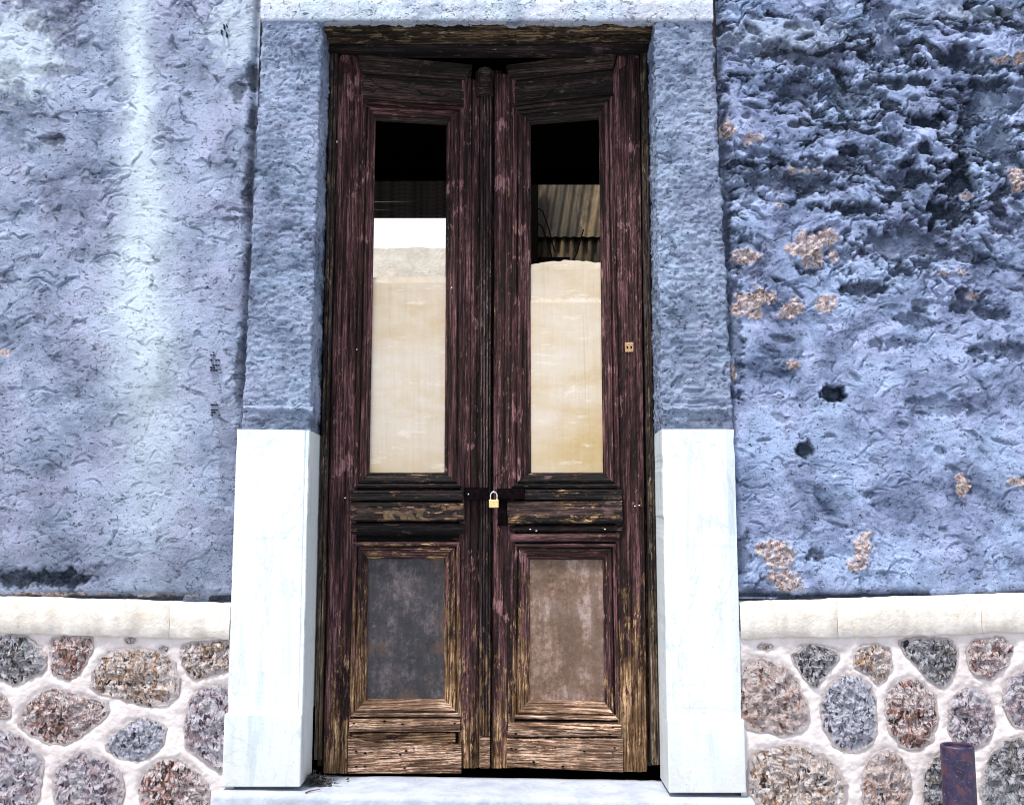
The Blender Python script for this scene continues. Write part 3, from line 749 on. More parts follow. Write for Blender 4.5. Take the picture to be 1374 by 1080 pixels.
# ------------------------------------------------------------------ ledge courses
def ledge(side):
    Y = -0.012
    if side < 0:
        px = [(-420, 800, 848), (0, 806, 850), (228, 813, 856.5), (309, 815, 858.5)]
        lab = 'cream stone ledge left of the door between blue render and rubble'
    else:
        px = [(993, 814, 858), (1123, 809, 856), (1316, 803, 850.5), (1374, 801, 849), (1800, 792, 842)]
        lab = 'cream stone ledge right of the door, chipped along its lower edge'
    xsx = [PX(u, v, Y) for u, v, _ in px]
    zt = [PZ(v, Y) for _, v, _ in px]; zb = [PZ(v, Y) for _, _, v in px]
    o = empty('stone_ledge', ((xsx[0] + xsx[-1]) / 2, 0, zb[0]), label=lab, cat='ledge', group='stone ledges either side of the door')
    cuts = [0, 2, 3] if side < 0 else [0, 1, 2, 4]
    for a, b in zip(cuts[:-1], cuts[1:]):
        x0, x1 = xsx[a] + 0.0006, xsx[b] - 0.0006
        Xs = np.linspace(x0, x1, max(12, int((x1 - x0) / 0.008)))
        T = np.interp(Xs, xsx, zt); B = np.interp(Xs, xsx, zb)
        n = fbm(Xs * 16, Xs * 0, 41, 5, 0.6); n2 = fbm(Xs * 25, Xs * 0 + 3, 47, 5, 0.65)
        chip = np.clip(vnoise(Xs * 13, Xs * 0 + side, 77) - 0.74, 0, 1) * 0.05 * (1 if side > 0 else .4)
        sec = [(0.09, 0.018, 0), (0.02, 0.014, 0), (Y + 0.003, 0.008, 0), (Y - .001, 0.003, 0), (Y - .001, -0.03, 0), (Y, -0.03, 1), (Y, 0.006, 1), (Y + 0.006, 0.0, 1), (0.03, 0, 1), (0.09, 0, 1)]
        V = np.zeros((len(Xs), len(sec), 3))
        for j, (y, dz, k) in enumerate(sec):
            V[:, j, 0] = Xs
            V[:, j, 1] = y + 0.004 * (n if j % 2 else n2) + 0.0025 * fbm(Xs * 70, Xs * 0 + j * 2, 12, 3)
            base = (T if k == 0 else B)
            V[:, j, 2] = base + dz + 0.004 * (n2 if k else n) + (chip if k else 0)
            if j == 4: V[:, j, 2] = (T + B) / 2 + .008
            if j == 5: V[:, j, 2] = (T + B) / 2 - .008
        V[0, 2:8, 1] += 0.002; V[-1, 2:8, 1] += 0.002
        link('ledge_block', grid_mesh(V, flip=False), m_ledge, o, loc=-o.location)
    return xsx, zb
ledge(-1); ledge(1)

# ------------------------------------------------------------------ rubble plinth walls
LS = [(st_grey, [(0,340),(40,330),(110,335),(150,370),(185,420),(180,480),(120,510),(65,545),(20,520),(-60,500),(-80,430),(-60,360)]),
 (st_brown, [(190,340),(370,338),(375,380),(345,450),(320,495),(270,520),(205,490),(200,400)]),
 (st_ochre, [(395,430),(440,385),(560,390),(640,395),(700,430),(715,500),(720,560),(690,610),(640,628),(520,605),(430,580),(360,555),(355,500)]),
 (st_ochre, [(725,375),(780,358),(925,356),(935,470),(880,490),(780,515),(745,480),(720,430)]),
 (st_brown, [(80,640),(130,580),(200,545),(290,565),(380,590),(460,610),(430,660),(350,720),(270,775),(200,775),(120,740),(70,690)]),
 (st_blue, [(410,765),(500,690),(580,660),(660,690),(668,740),(640,800),(560,845),(480,830),(430,800)]),
 (st_lilac, [(770,560),(840,535),(925,525),(930,640),(925,890),(880,890),(800,830),(740,790),(735,720),(745,640)]),
 (st_pink, [(-60,555),(0,555),(30,590),(45,640),(40,670),(0,672),(-60,665),(-80,610)]),
 (st_lilac, [(0,700),(60,720),(120,770),(175,820),(170,900),(155,1000),(100,1040),(0,1050),(-80,1030),(-110,900),(-60,730)]),
 (st_lilac, [(200,920),(230,860),(300,805),(380,800),(450,850),(495,900),(500,960),(480,1030),(420,1070),(230,1070),(215,980)]),
 (st_brown, [(545,960),(570,880),(640,830),(720,825),(790,880),(840,940),(845,1010),(800,1070),(600,1080)]),
 (st_ochre, [(495,352),(520,344),(545,352),(530,370),(508,368)]),
 (st_brown, [(635,385),(655,376),(676,384),(668,402),(645,404)])]
RS = [(st_pink, [(365,400),(400,370),(470,390),(540,420),(580,500),(605,570),(600,640),(540,660),(480,655),(400,640),(362,620),(345,500)]),
 (st_grey, [(530,370),(570,335),(640,330),(720,360),(700,400),(660,450),(625,495),(590,460),(555,410)]),
 (st_ochre, [(760,375),(790,335),(840,328),(895,345),(905,420),(880,460),(850,485),(820,450),(765,420)]),
 (st_grey, [(920,315),(1000,308),(1120,310),(1140,350),(1135,420),(1090,495),(1030,460),(980,400),(930,350)]),
 (st_brown, [(1165,350),(1190,315),(1300,305),(1340,330),(1320,400),(1260,460),(1200,450),(1170,400)]),
 (st_lilac, [(1300,490),(1330,440),(1374,415),(1440,420),(1480,520),(1450,640),(1374,640),(1330,620),(1300,560)]),
 (st_blue, [(640,530),(680,460),(740,425),(800,450),(840,500),(850,590),(845,660),(800,710),(740,725),(690,700),(650,630)]),
 (st_brown, [(870,540),(900,480),(960,450),(1020,470),(1060,520),(1065,600),(1050,680),(990,720),(930,700),(890,650)]),
 (st_lilac, [(1105,550),(1140,490),(1190,475),(1240,505),(1270,560),(1275,620),(1240,690),(1180,715),(1130,690),(1100,640)]),
 (st_ochre, [(380,740),(430,700),(540,685),(640,710),(700,760),(745,830),(740,920),(700,980),(560,1010),(420,980),(385,860)]),
 (st_pink, [(795,790),(830,730),(880,705),(930,725),(965,790),(975,860),(940,960),(880,990),(820,960),(790,870)]),
 (st_grey, [(1015,800),(1040,740),(1085,715),(1130,740),(1150,820),(1140,960),(1080,990),(1030,960),(1010,880)]),
 (st_grey, [(1225,790),(1260,710),(1310,670),(1380,660),(1450,680),(1480,800),(1450,960),(1340,1000),(1240,960),(1215,860)]),
 (st_ochre, [(412,347),(430,328),(470,332),(480,345),(455,352)])]
def in_poly(x, z, poly):
    c = np.zeros(x.shape, bool); n = len(poly)
    for i in range(n):
        x1, z1 = poly[i]; x2, z2 = poly[(i + 1) % n]
        if z1 == z2: continue
        c ^= ((z1 > z) != (z2 > z)) & (x < (x2 - x1) * (z - z1) / (z2 - z1) + x1)
    return c

def seg_dist(x, z, poly):
    d = np.full(x.shape, 9.0); n = len(poly)
    for i in range(n):
        a = np.array(poly[i]); b = np.array(poly[(i + 1) % n]); ab = b - a
        t = np.clip(((x - a[0]) * ab[0] + (z - a[1]) * ab[1]) / (ab @ ab), 0, 1)
        d = np.minimum(d, np.hypot(x - a[0] - t * ab[0], z - a[1] - t * ab[1]))
    return d

def stone_mesh(poly, seed):
    """irregular, domed, roughly broken face of one rubble stone; poly in metres about its own centre"""
    m, rings = 64, 15
    ang = np.linspace(0, 2 * math.pi, m, endpoint=False)
    r = np.zeros(m)
    for i, a in enumerate(ang):
        d = np.array([math.cos(a), math.sin(a)]); best = 0
        for k in range(len(poly)):
            p = np.array(poly[k]); q = np.array(poly[(k + 1) % len(poly)]); e = q - p
            den = d[0] * e[1] - d[1] * e[0]
            if abs(den) < 1e-9: continue
            t = (p[0] * e[1] - p[1] * e[0]) / den; s = (p[0] * d[1] - p[1] * d[0]) / den
            if t > 0 and -1e-6 <= s <= 1 + 1e-6: best = max(best, t)
        r[i] = best
    for _ in range(2): r = (np.roll(r, 1) + 2 * r + np.roll(r, -1)) / 4
    rs = r.mean()
    r = r * (1 + 0.12 * fbm(np.cos(ang) * 5 + seed, np.sin(ang) * 5, seed % 50, 5, .75))
    fr = np.concatenate([np.linspace(0, 1, rings)[1:] ** 0.85, [1.04]])
    V = [(0, -0.02, 0)]
    for j, f in enumerate(fr):
        x = np.cos(ang) * r * f; z = np.sin(ang) * r * f
        dome = 0.008 * (1 - f ** 3) if f < 1 else -0.012 * (f > 1.01)
        fac = (vnoise(x * 34 + seed, z * 42, seed % 40) - .5) * 0.018 + (ridged(x * 46 + seed, z * 38, seed % 31, 3) - .5) * 0.020
        y = -(dome + fac * max(0, 1 - f ** 6)) if f < 1.01 else np.full(m, 0.03)
        if j == 0: V[0] = (0, float(np.mean(y)), 0)
        V += [(x[i], y[i], z[i]) for i in range(m)]
    Fs = [(0, 1 + (i + 1) % m, 1 + i) for i in range(m)]
    for j in range(len(fr) - 1):
        b0 = 1 + j * m; b1 = b0 + m
        Fs += [(b0 + i, b0 + (i + 1) % m, b1 + (i + 1) % m, b1 + i) for i in range(m)]
    me = mesh_from(V, Fs)
    at = me.attributes.new('rim', 'FLOAT', 'POINT')
    at.data.foreach_set('value', [0.0] + [float(f) ** 5 for f in fr for _ in range(m)])
    return me

def rubble(side):
    Y = 0.004
    if side < 0:
        tr = lambda X, Z: P(X / 2.987, 740 + Z / 2.987, Y); src = list(LS)
        x0, x1 = -2.9, PX(312, 900, Y); lab = 'rubble stone base in pale mortar left of the doorway'
    else:
        tr = lambda X, Z: P(860 + X / 2.673, 740 + Z / 2.673, Y); src = list(RS)
        x0, x1 = PX(990, 900, Y), 3.0; lab = 'rubble stone base in pale mortar right of the doorway behind the rusty pipe'
    polys = [(m, [(p.x, p.z) for p in (tr(a, b) for a, b in q)]) for m, q in src]
    # the same masonry goes on below and beyond the frame
    rng = random.Random(3 + side)
    z = PZ(1080, Y) - 0.13
    boxes = [(x0, x1, GZ, PZ(1100, Y) - 0.005)] + ([(x0, PX(-45, 900, Y), PZ(1090, Y), PZ(862, Y))] if side < 0 else [(PX(1420, 900, Y), x1, PZ(1090, Y), PZ(862, Y))])
    for bx0, bx1, bz0, bz1 in boxes:
        nr = max(1, round((bz1 - bz0) / 0.2)); nc = max(1, round((bx1 - bx0) / 0.25))
        for i in range(nc):
            for j in range(nr):
                cx = bx0 + (i + .5 + (0.25 if j % 2 else -0.25)) * (bx1 - bx0) / nc; cz = bz0 + (j + .5) * (bz1 - bz0) / nr
                if not (bx0 + .08 < cx < bx1 - .08): continue
                q = [(cx + math.cos(t / 9 * 6.283) * rng.uniform(.085, .115), cz + math.sin(t / 9 * 6.283) * rng.uniform(.06, .085)) for t in range(9)]
                polys.append((rng.choice([st_brown, st_ochre, st_grey, st_lilac, st_pink, st_blue]), q))
    o = empty('rubble_wall', ((x0 + x1) / 2, 0.1, GZ), label=lab, cat='stone wall', group='rubble bases either side of the door')
    f0, f1 = (PX(0, 950, Y) - 0.12, 9) if side < 0 else (x0, PX(1374, 950, Y) + 0.12)
    xs = axis(x0, x1, f0, f1, 0.005); xs = xs[xs <= x1 + 0.02]
    zs = axis(GZ - 0.02, PZ(845, 0) , PZ(1085, Y), 9, 0.005); zs = zs[zs <= PZ(846, 0)]
    X, Z = np.meshgrid(xs, zs, indexing='ij')
    H = 0.006 * fbm(X * 8, Z * 8, 5, 4) + 0.0025 * fbm(X * 50, Z * 50, 15, 3) 
    dmin = np.full(X.shape, 9.0)
    for _, q in polys:
        ins = in_poly(X, Z, q); d = seg_dist(X, Z, q)
        dmin = np.minimum(dmin, np.where(ins, -d, d))
    edge = dmin + 0.010 * fbm(X * 40, Z * 40, 25, 3)
    H += 0.006 * np.clip(edge / 0.018, 0, 1) ** 0.6 - 0.012 * np.clip((-edge - 0.010) / 0.02, 0, 1)
    V = np.stack([X, Y + 0.006 - H, Z], 2)
    link('mortar', grid_mesh(V), m_mortar, o, loc=-o.location)
    link('masonry', box_mesh(x0, x1, 0.06, 0.5, GZ, PZ(846, 0)), m_core, o, loc=-o.location)
    for i, (m, q) in enumerate(polys):
        cx = sum(p[0] for p in q) / len(q); cz = sum(p[1] for p in q) / len(q)
        me = stone_mesh([(a - cx, b - cz) for a, b in q], 13 * i + (100 if side > 0 else 0))
        s = link('stone', me, m, o, loc=Vector((cx, Y, cz)) - o.location)
rubble(-1); rubble(1)

# ------------------------------------------------------------------ rusty pipe standing in front of the right base
pb, pt = P(1285, 1078, -0.16), P(1284, 999, -0.16)
ptz = pt.z
pr_ = 21.0 * (DIST - 0.16) / F / 1.02
pp = empty('rusty_pipe', (pt.x, -0.16, GZ), label='short dark purple rusty pipe standing before the right stone base', cat='pipe')
H0 = ptz - GZ
V = []; Fs = []; m = 32
rings_ = [(1, 0), (1, .2), (1, H0 - .01), (1.0, H0 - 0.004), (0.95, H0), (0.86, H0), (0.84, H0 - 0.004), (0.84, H0 - 0.09)]
for (rr, z) in rings_:
    for k in range(m):
        a = 2 * math.pi * k / m; V.append((pr_ * rr * math.cos(a), pr_ * rr * math.sin(a), z))
for j in range(len(rings_) - 1):
    for k in range(m): Fs.append((j * m + k, j * m + (k + 1) % m, (j + 1) * m + (k + 1) % m, (j + 1) * m + k))
link('tube', mesh_from(V, Fs), m_pipe, pp, smooth=False)
V = [(pr_ * 0.83 * math.cos(2 * math.pi * k / m), pr_ * .83 * math.sin(2 * math.pi * k / m), H0 - 0.012) for k in range(m)] + [(0, 0, H0 - 0.010)]
link('cap', mesh_from(V, [(k, (k + 1) % m, m) for k in range(m)]), m_pipe, pp)

# ------------------------------------------------------------------ wooden boards
def board(name, A0, A1, B0, B1, prof, back, mat, parent, n=None, jit=0.0012, seed=0, warp=0.0, edge=None, loc=None, label=None):
    """A0->A1 one long edge, B0->B1 the other, as (x,z); prof = [(s, d)] from edge A to edge B, d = how far it stands out; back = depth of its back"""
    A0, A1, B0, B1 = (np.array(q, float) for q in (A0, A1, B0, B1))
    L = np.linalg.norm(A1 - A0)
    n = n or max(6, int(L / 0.016))
    rng = np.random.RandomState(seed + int(abs(A0[0] * 1000 + B1[1] * 777)) % 9999)
    pr = list(prof)
    W = max(np.linalg.norm(B0 - A0), 1e-3)
    pts = []
    for (s, d) in pr: pts.append((s, d))
    t = np.linspace(0, 1, n + 1)
    K = len(pts)
    V = np.zeros((n + 1, K + 2, 3))
    sd_ = rng.randint(200)
    for j, (s, d) in enumerate(pts):
        jj = jit * fbm(t * L * 55 + j * 3, t * 0 + sd_, sd_ % 60, 4, .7) * 2
        chip = -np.clip(vnoise(t * L * 22 + j, t * 0 + j * 5.0 + sd_, 61) - 0.8, 0, 1) * jit * 14
        A = A0 + (A1 - A0) * t[:, None]; B = B0 + (B1 - B0) * t[:, None]
        p = A + (B - A) * s
        if edge is not None and s == 0: p = p + edge(t)
        q = (B - A) / np.linalg.norm(B - A, axis=1)[:, None]
        ed = jit * 0.7 * fbm(t * L * 40 + 9, t * 0 + sd_ + j, (sd_ + 9) % 60, 3)
        p = p + q * ed[:, None] * (1 if 0 < s < 1 else 0.6)
        V[:, j, 0] = p[:, 0]; V[:, j, 2] = p[:, 1]
        V[:, j, 1] = -(d + jj + chip + warp * (t - .5) ** 2)
    V[:, K, :] = V[:, K - 1, :]; V[:, K, 1] = -back
    V[:, K + 1, :] = V[:, 0, :]; V[:, K + 1, 1] = -back
    m = K + 2
    Fs = []
    for i in range(n):
        for j in range(m):
            j2 = (j + 1) % m
            Fs.append((i * m + j, i * m + j2, (i + 1) * m + j2, (i + 1) * m + j))
    Fs.append(tuple(range(m))); Fs.append(tuple(n * m + j for j in range(m)))
    o = link(name, mesh_from(V.reshape(-1, 3), Fs), mat, parent, loc=loc)
    if label: o['label'] = label
    return o

FLAT = [(0, -.004), (.03, 0), (.33, .0005), (.66, .0005), (.97, 0), (1, -.004)]
def shift(pr, d): return [(s, a + d) for s, a in pr]
MOULD = [(0, -.012), (.03, .014), (.15, .019), (.24, .015), (.28, -.001), (.33, -.001), (.37, .011), (.47, .014), (.56, .010), (.60, -.002), (.78, -.008), (.82, -.016), (.96, -.018), (1, -.030)]
BEVEL = [(0, -.012), (.03, .010), (.16, .014), (.22, .012), (.26, -.002), (.31, -.002), (.35, .009), (.42, .010), (.70, -.004), (.94, -.014), (1, -.028)]
STILE = [(0, -.010), (.05, 0), (.3, .001), (.52, .001), (.55, -.004), (.58, -.004), (.61, .004), (.72, .006), (.84, .003), (.88, -.002), (1, -.006)]
ROUND = [(0, -.008), (.06, .004), (.2, .010), (.4, .013), (.6, .013), (.8, .009), (.94, .002), (1, -.008)]
RAIL = [(0, -.006), (.05, .010), (.22, .016), (.30, .014), (.36, .020), (.9, .019), (.96, .014), (1, -.006)]
HALF = [(0, -.018), (.12, -.006), (.3, .002), (.5, .004), (.7, .0), (.88, -.010), (1, -.020)]

HING = {-1: (-0.754, 0.20), 1: (0.551, 0.20)}
ANG = {-1: R(10.0), 1: R(-11.5)}
def leaf_xy(side, u, v, d=0.0):
    hx, hy = HING[side]; a = ANG[side]
    ex, ey = math.cos(a), math.sin(a)          # local x in world
    nx, ny = -math.sin(a), math.cos(a)         # local y in world
    dx, dy, dz = ray(u, v)
    # camera (0,-DIST,CAMZ) ; want dot(p - h, n) = -d
    t = (-d - ((0 - hx) * nx + (-DIST - hy) * ny)) / (dx * nx + dy * ny)
    px, py = dx * t - hx, -DIST + dy * t - hy
    return (px * ex + py * ey, CAMZ + dz * t)

def quad(side, a0, a1, b0, b1, d=0.0): return [leaf_xy(side, u, v, d) for (u, v) in (a0, a1, b0, b1)]

def frame_of(side, parent, name, outer, inner, prof, back, mv, mh, d=0.0, seed=0):
    """outer/inner: (u,v) corners TL,TR,BR,BL -> four mitred mouldings"""
    O = [leaf_xy(side, u, v, d) for u, v in outer]; I = [leaf_xy(side, u, v, d - .02) for u, v in inner]
    for k in range(4):
        k2 = (k + 1) % 4
        board(name, O[k], O[k2], I[k], I[k2], prof, back, mh[k // 2] if k % 2 == 0 else mv, parent, jit=.0010, seed=seed + k, loc=(0, 0, -0.02))
    return O, I

def leaf(side):
    S = side
    hx, hy = HING[S]
    o = empty('door_leaf', (hx, hy, 0.02), ANG[S], cat='door', group='the two leaves of the tall wooden door',
              label=('left leaf of the weathered door, with slate grey lower panel' if S < 0 else 'right leaf of the weathered door, with tan lower panel'))
    oz = Vector((0, 0, -0.02))
    def b(name, A0, A1, B0, B1, prof=FLAT, back=-.045, mat=w_v, d=0.0, **k):
        q = quad(S, A0, A1, B0, B1, d)
        ob = board(name, q[0], q[1], q[2], q[3], shift(prof, d), back, mat, o, **k)
        ob.location = oz
        return ob
    if S < 0:
        # outer and inner stiles with rounded shoulders
        b('stile', (433.5, 1037), (454, 79), (472, 1037), (490, 100), STILE, seed=1)
        b('shoulder', (454, 79), (457, 74), (490, 100), (478, 73), STILE, seed=1, n=8)
        b('stile', (615.5, 1030), (619.5, 100), (642, 1030), (643.5, 112), STILE[::1], seed=2)
        # reeded astragal down the meeting edge
        REED = [(0, -.012), (.06, .010), (.16, .014), (.22, .004), (.28, .014), (.40, .016), (.46, .006), (.52, .016), (.66, .018), (.72, .006), (.78, .014), (.92, .012), (1, -.012)]
        b('stop_strip', (636, 1028), (639, 95), (672, 1028), (674, 95), FLAT, back=-.075, mat=w_reed, d=-.047, n=30)
        b('astragal', (643, 986), (644.5, 128), (658, 986), (660, 128), REED, mat=w_reed, d=.004, seed=3)
        b('astragal_foot', (644, 1030), (644, 988), (657.5, 1030), (657.5, 988), FLAT, mat=w_bare, d=.02, seed=3)
        b('astragal_cap', (640, 128), (641, 118), (662, 128), (662, 118), ROUND, mat=w_top_shade, d=.024, n=4)
        b('astragal_cap', (642, 117), (643, 92), (661, 117), (660, 92), ROUND, mat=w_top_shade, d=.030, n=6)
        # crown, carved frieze
        b('rail', (479, 74.5), (634, 90), (486, 158), (622, 166), FLAT, mat=w_top_shade, d=-.014, n=20)
        b('crown_board', (479, 73), (634, 87.5), (487, 98), (625, 107), [(0, -.004), (.05, .010), (.45, .008), (.55, .004), (.92, .001), (1, -.006)], mat=w_top_shade, d=.006)
        b('frieze', (487.5, 102), (622.5, 111), (487.5, 131), (622.5, 139), FLAT, mat=w_top_shade, d=-.001)
        b('fillet', (487, 131.5), (622.5, 139.5), (487, 137), (622.5, 144), ROUND, mat=w_h, d=0.0)
        frame_of(S, o, 'window_moulding', [(487, 138), (622.5, 145), (620.5, 655), (474.5, 655)], [(504.5, 157.5), (600, 163), (596.5, 634), (496, 634)], MOULD, -.045, w_v, (w_h, w_dark))
        b('backing_board', (500, 372), (604, 371), (490, 642), (602, 642), FLAT, back=-.040, mat=m_board, d=-.030)
        # middle rail
        b('rail', (470, 645), (622, 645), (470, 760), (622, 760), FLAT, back=-.055, mat=w_dark, d=-.036, n=20)
        b('rail_board', (470, 657.5), (620, 657.5), (470, 672), (621, 672), RAIL, mat=w_dark, d=.004, seed=5)
        b('rail_board', (469.5, 673), (621, 673), (470.5, 699.5), (622, 699.5), RAIL, mat=w_mid, d=.008, seed=6)
        b('worn_plate', (514, 684.5), (577, 684), (515, 697.5), (577, 698), FLAT, back=.010, mat=m_patch, d=.0285, jit=.0025, label='yellowish worn plate patch')
        b('rail_board', (470, 701), (624, 701), (471, 718), (622, 718), HALF, mat=w_dark, d=.010, seed=7)
        frame_of(S, o, 'panel_moulding', [(474, 727), (617, 727), (619, 961), (468.5, 961)], [(494.5, 750), (595.5, 750), (595.5, 937), (492.5, 937)], BEVEL, -.045, w_v, (w_h, w_bare), seed=20)
        b('panel', (488, 744), (602, 744), (486, 944), (602, 944), FLAT, back=-.04, mat=m_pan_l, d=-.024, label='mottled slate grey panel')
        # foot boards
        b('rail', (470, 955), (621, 955), (470, 1030), (621, 1030), FLAT, back=-.055, mat=w_dark, d=-.036, n=20)
        b('foot_board', (469, 963), (617, 963), (468, 982), (617, 982), ROUND, mat=w_bare, d=.004, seed=8)
        b('foot_board', (469, 983), (611, 983), (469, 1000), (611, 1002), FLAT, mat=w_h, d=-.010, seed=9)
        jag = lambda t: np.stack([0 * t, -0.010 * np.sin(t * 3.0) + 0.020 * np.clip(1 - t * 4, 0, 1) ** 1.5 - 0.012 * np.sin(t * 3) * t + 0.006 * fbm(t * 16, t * 0, 12, 4, .7) - 0.012 * (t > .93) * vnoise(t * 60, t * 0, 3)], 1)
        b('kick_board', (467, 994), (619, 996), (466.5, 1038), (619, 1038), FLAT, back=-.03, mat=w_bare, d=.012, seed=10, edge=jag, n=90, label='splintered bare kick board with torn upper edge')
        # nail heads and flecks
        flecks = [(606, 386), (452, 190), (463, 668), (551, 667), (566, 668), (479, 469), (568, 86), (606, 90), (437, 622), (560, 88), (605, 94)]
        holes = [(478, 1008), (490, 1010), (537, 1012), (545, 1007), (478, 1028), (490, 1028), (609, 1003), (516, 967), (540, 971), (610, 970), (652, 975), (652, 1000), (650, 1023), (475, 970), (543, 1030), (555, 1004)]
    else:
        b('stile', (828, 1035), (821, 100), (867.5, 1035), (857.5, 76), STILE, seed=31)
        b('shoulder', (821, 100), (829, 70), (857.5, 76), (852, 71), STILE, seed=31, n=8)
        b('stile', (658.5, 1030), (663, 100), (689, 1030), (692, 100), [(0, -.006), (.05, .002), (.5, .004), (.56, -.004), (.62, .001), (.95, 0), (1, -.005)], seed=32)
        b('rail', (679, 90), (828, 70), (687, 166), (824, 156), FLAT, mat=w_top_shade, d=-.014, n=20)
        b('crown_board', (679, 88), (829, 67), (686, 107), (822, 92), [(0, -.004), (.05, .010), (.45, .008), (.55, .004), (.92, .001), (1, -.006)], mat=w_top_shade, d=.006)
        b('frieze', (689, 111), (822, 96), (688, 138), (822, 124), FLAT, mat=w_top_shade, d=-.001)
        b('fillet', (688, 139), (823, 124.5), (688, 143.5), (823, 129), ROUND, mat=w_top_shade)
        frame_of(S, o, 'window_moulding', [(689, 145), (823, 130), (833, 655), (686, 655)], [(711, 163), (803, 153.5), (808.5, 634), (712, 634)], MOULD, -.045, w_v, (w_top_shade, w_dark), seed=40)
        wav = lambda t: np.stack([0 * t, 0.012 * np.sin(t * 4.2 - .6) + 0.004 * fbm(t * 14, t * 0, 12, 3)], 1)
        b('backing_board', (704, 354), (812, 352), (706, 642), (815, 642), FLAT, back=-.040, mat=m_board, d=-.032, edge=wav, n=60)
        b('backing_board', (704, 399), (812, 399), (706, 641), (815, 641), FLAT, back=-.0315, mat=m_board, d=-.0285, edge=lambda t: 0.3 * wav(t), n=40)
        b('rail', (684, 645), (836, 645), (684, 760), (836, 760), FLAT, back=-.055, mat=w_dark, d=-.036, n=20)
        b('rail_board', (704, 656), (834, 656), (704, 671), (835, 671), RAIL, mat=w_dark, d=.004, seed=45)
        b('rail_board', (681, 672), (835, 670), (683, 703), (836, 702.5), RAIL, mat=w_mid, d=.008, seed=46)
        b('rail_board', (683, 705), (836, 704.5), (683, 714), (836, 714), HALF, mat=w_dark, d=.012, seed=47)
        b('rail_board', (685, 715.5), (832, 715), (686, 727.5), (831, 727), ROUND, mat=w_h, d=.004, seed=48)
        frame_of(S, o, 'panel_moulding', [(690, 729), (827, 729), (832, 966), (687, 964)], [(711, 751), (808, 751), (810, 940), (711.5, 938)], BEVEL, -.045, w_v, (w_h, w_bare), seed=50)
        b('panel', (704, 745), (815, 745), (704, 946), (817, 946), FLAT, back=-.04, mat=m_pan_r, d=-.024, label='mottled tan panel')
        b('rail', (684, 955), (836, 955), (684, 1030), (836, 1030), FLAT, back=-.055, mat=w_dark, d=-.036, n=20)
        b('foot_board', (683, 969), (834, 969), (681, 989), (834, 988), ROUND, mat=w_bare, d=.004, seed=58)
        low = lambda t: np.stack([0 * t, -0.004 * fbm(t * 20, t * 0, 12, 4, .7)], 1)
        b('kick_board', (680, 991), (836, 990), (680, 1029), (836, 1036), FLAT, back=-.03, mat=w_bare, d=.010, seed=60, edge=low, n=60, label='bare cracked kick board with rotted lower edge')
        flecks = [(798, 80), (800, 80.5), (812, 77), (699, 88), (708, 87), (712, 710), (720, 712), (812, 710), (858, 678), (852, 679)]
        holes = [(692, 1005), (686, 1004), (745, 1003), (784, 1008), (825, 1003), (822, 1010), (692, 984), (822, 975), (755, 1028), (716, 1022), (818, 985), (712, 991)]
    # carved swag on the frieze
    sg = [(497, 106), (506, 115), (518, 120), (532, 121), (544, 117), (552, 111)] if S < 0 else [(760, 113), (770, 118), (784, 118), (796, 113), (806, 106)]
    if S < 0: sg2 = [(560, 120), (567, 126), (580, 128), (594, 130), (606, 124)]
    else: sg2 = [(700, 128), (712, 132), (728, 130), (740, 122), (748, 114)]
    for s_ in (sg, sg2):
        pts = [(*leaf_xy(S, u, v, .002), 0) for u, v in s_]
        link('carving', tube_mesh([(p[0], -0.002, p[1]) for p in pts], 0.0035, 6), w_top_shade, o, loc=oz)
    for (u, v) in [(500, 120), (614, 128)] if S < 0 else [(700, 120), (752, 112), (814, 106)]:
        x, z = leaf_xy(S, u, v, .004)
        me = bpy.data.meshes.new('rosette'); bm = bmesh.new()
        bmesh.ops.create_uvsphere(bm, u_segments=12, v_segments=8, radius=0.014)
        for q in bm.verts:
            a = math.atan2(q.co.z, q.co.x); k = 1 + .22 * math.cos(5 * a)
            q.co = Vector((q.co.x * k, q.co.y * .35, q.co.z * k))
        bm.to_mesh(me); bm.free()
        link('carving', me, w_top_shade, o, loc=Vector((x, -0.002, z)) + oz)
    for (u, v) in flecks:
        x, z = leaf_xy(S, u, v, .01)
        link('nail', box_mesh(-.003, .003, -.004, .02, -.002, .002, .001, 1), m_white, o, loc=Vector((x, -0.016 if 640 < v < 720 else -0.008, z)) + oz)
    for (u, v) in holes:
        x, z = leaf_xy(S, u, v, .016)
        me = bpy.data.meshes.new('knot'); bm = bmesh.new()
        bmesh.ops.create_uvsphere(bm, u_segments=8, v_segments=6, radius=1)
        w = random.uniform(.004, .008)
        for q in bm.verts: q.co = Vector((q.co.x * w, q.co.y * .002, q.co.z * w * .5))
        bm.to_mesh(me); bm.free()
        link('nail_hole', me, m_black, o, loc=Vector((x, -0.0145 if v > 985 else -0.017, z)) + oz)
    # hardware
    if S < 0:
        x0, z0 = leaf_xy(S, 624, 671, .02); x1, z1 = leaf_xy(S, 655, 654, .02)
        hs = link('hasp', box_mesh(x0, x1, -.040, -.004, z0, z1, .002, 2), m_iron, o, loc=oz)
        x, z = leaf_xy(S, 628, 663, .03)
        bm = bmesh.new(); bmesh.ops.create_uvsphere(bm, u_segments=10, v_segments=6, radius=.0045)
        me = bpy.data.meshes.new('rivet'); bm.to_mesh(me); bm.free()
        link('rivet', me, m_steel, hs, loc=Vector((x, -.040, z)))
    else:
        x0, z0 = leaf_xy(S, 667, 670, .02); x1, z1 = leaf_xy(S, 704, 655, .02)
        link('hasp', box_mesh(x0, x1, -.030, -.004, z0, z1, .003, 2), m_iron, o, loc=oz)
        x0, z0 = leaf_xy(S, 668, 705, .01); x1, z1 = leaf_xy(S, 680, 671, .01)
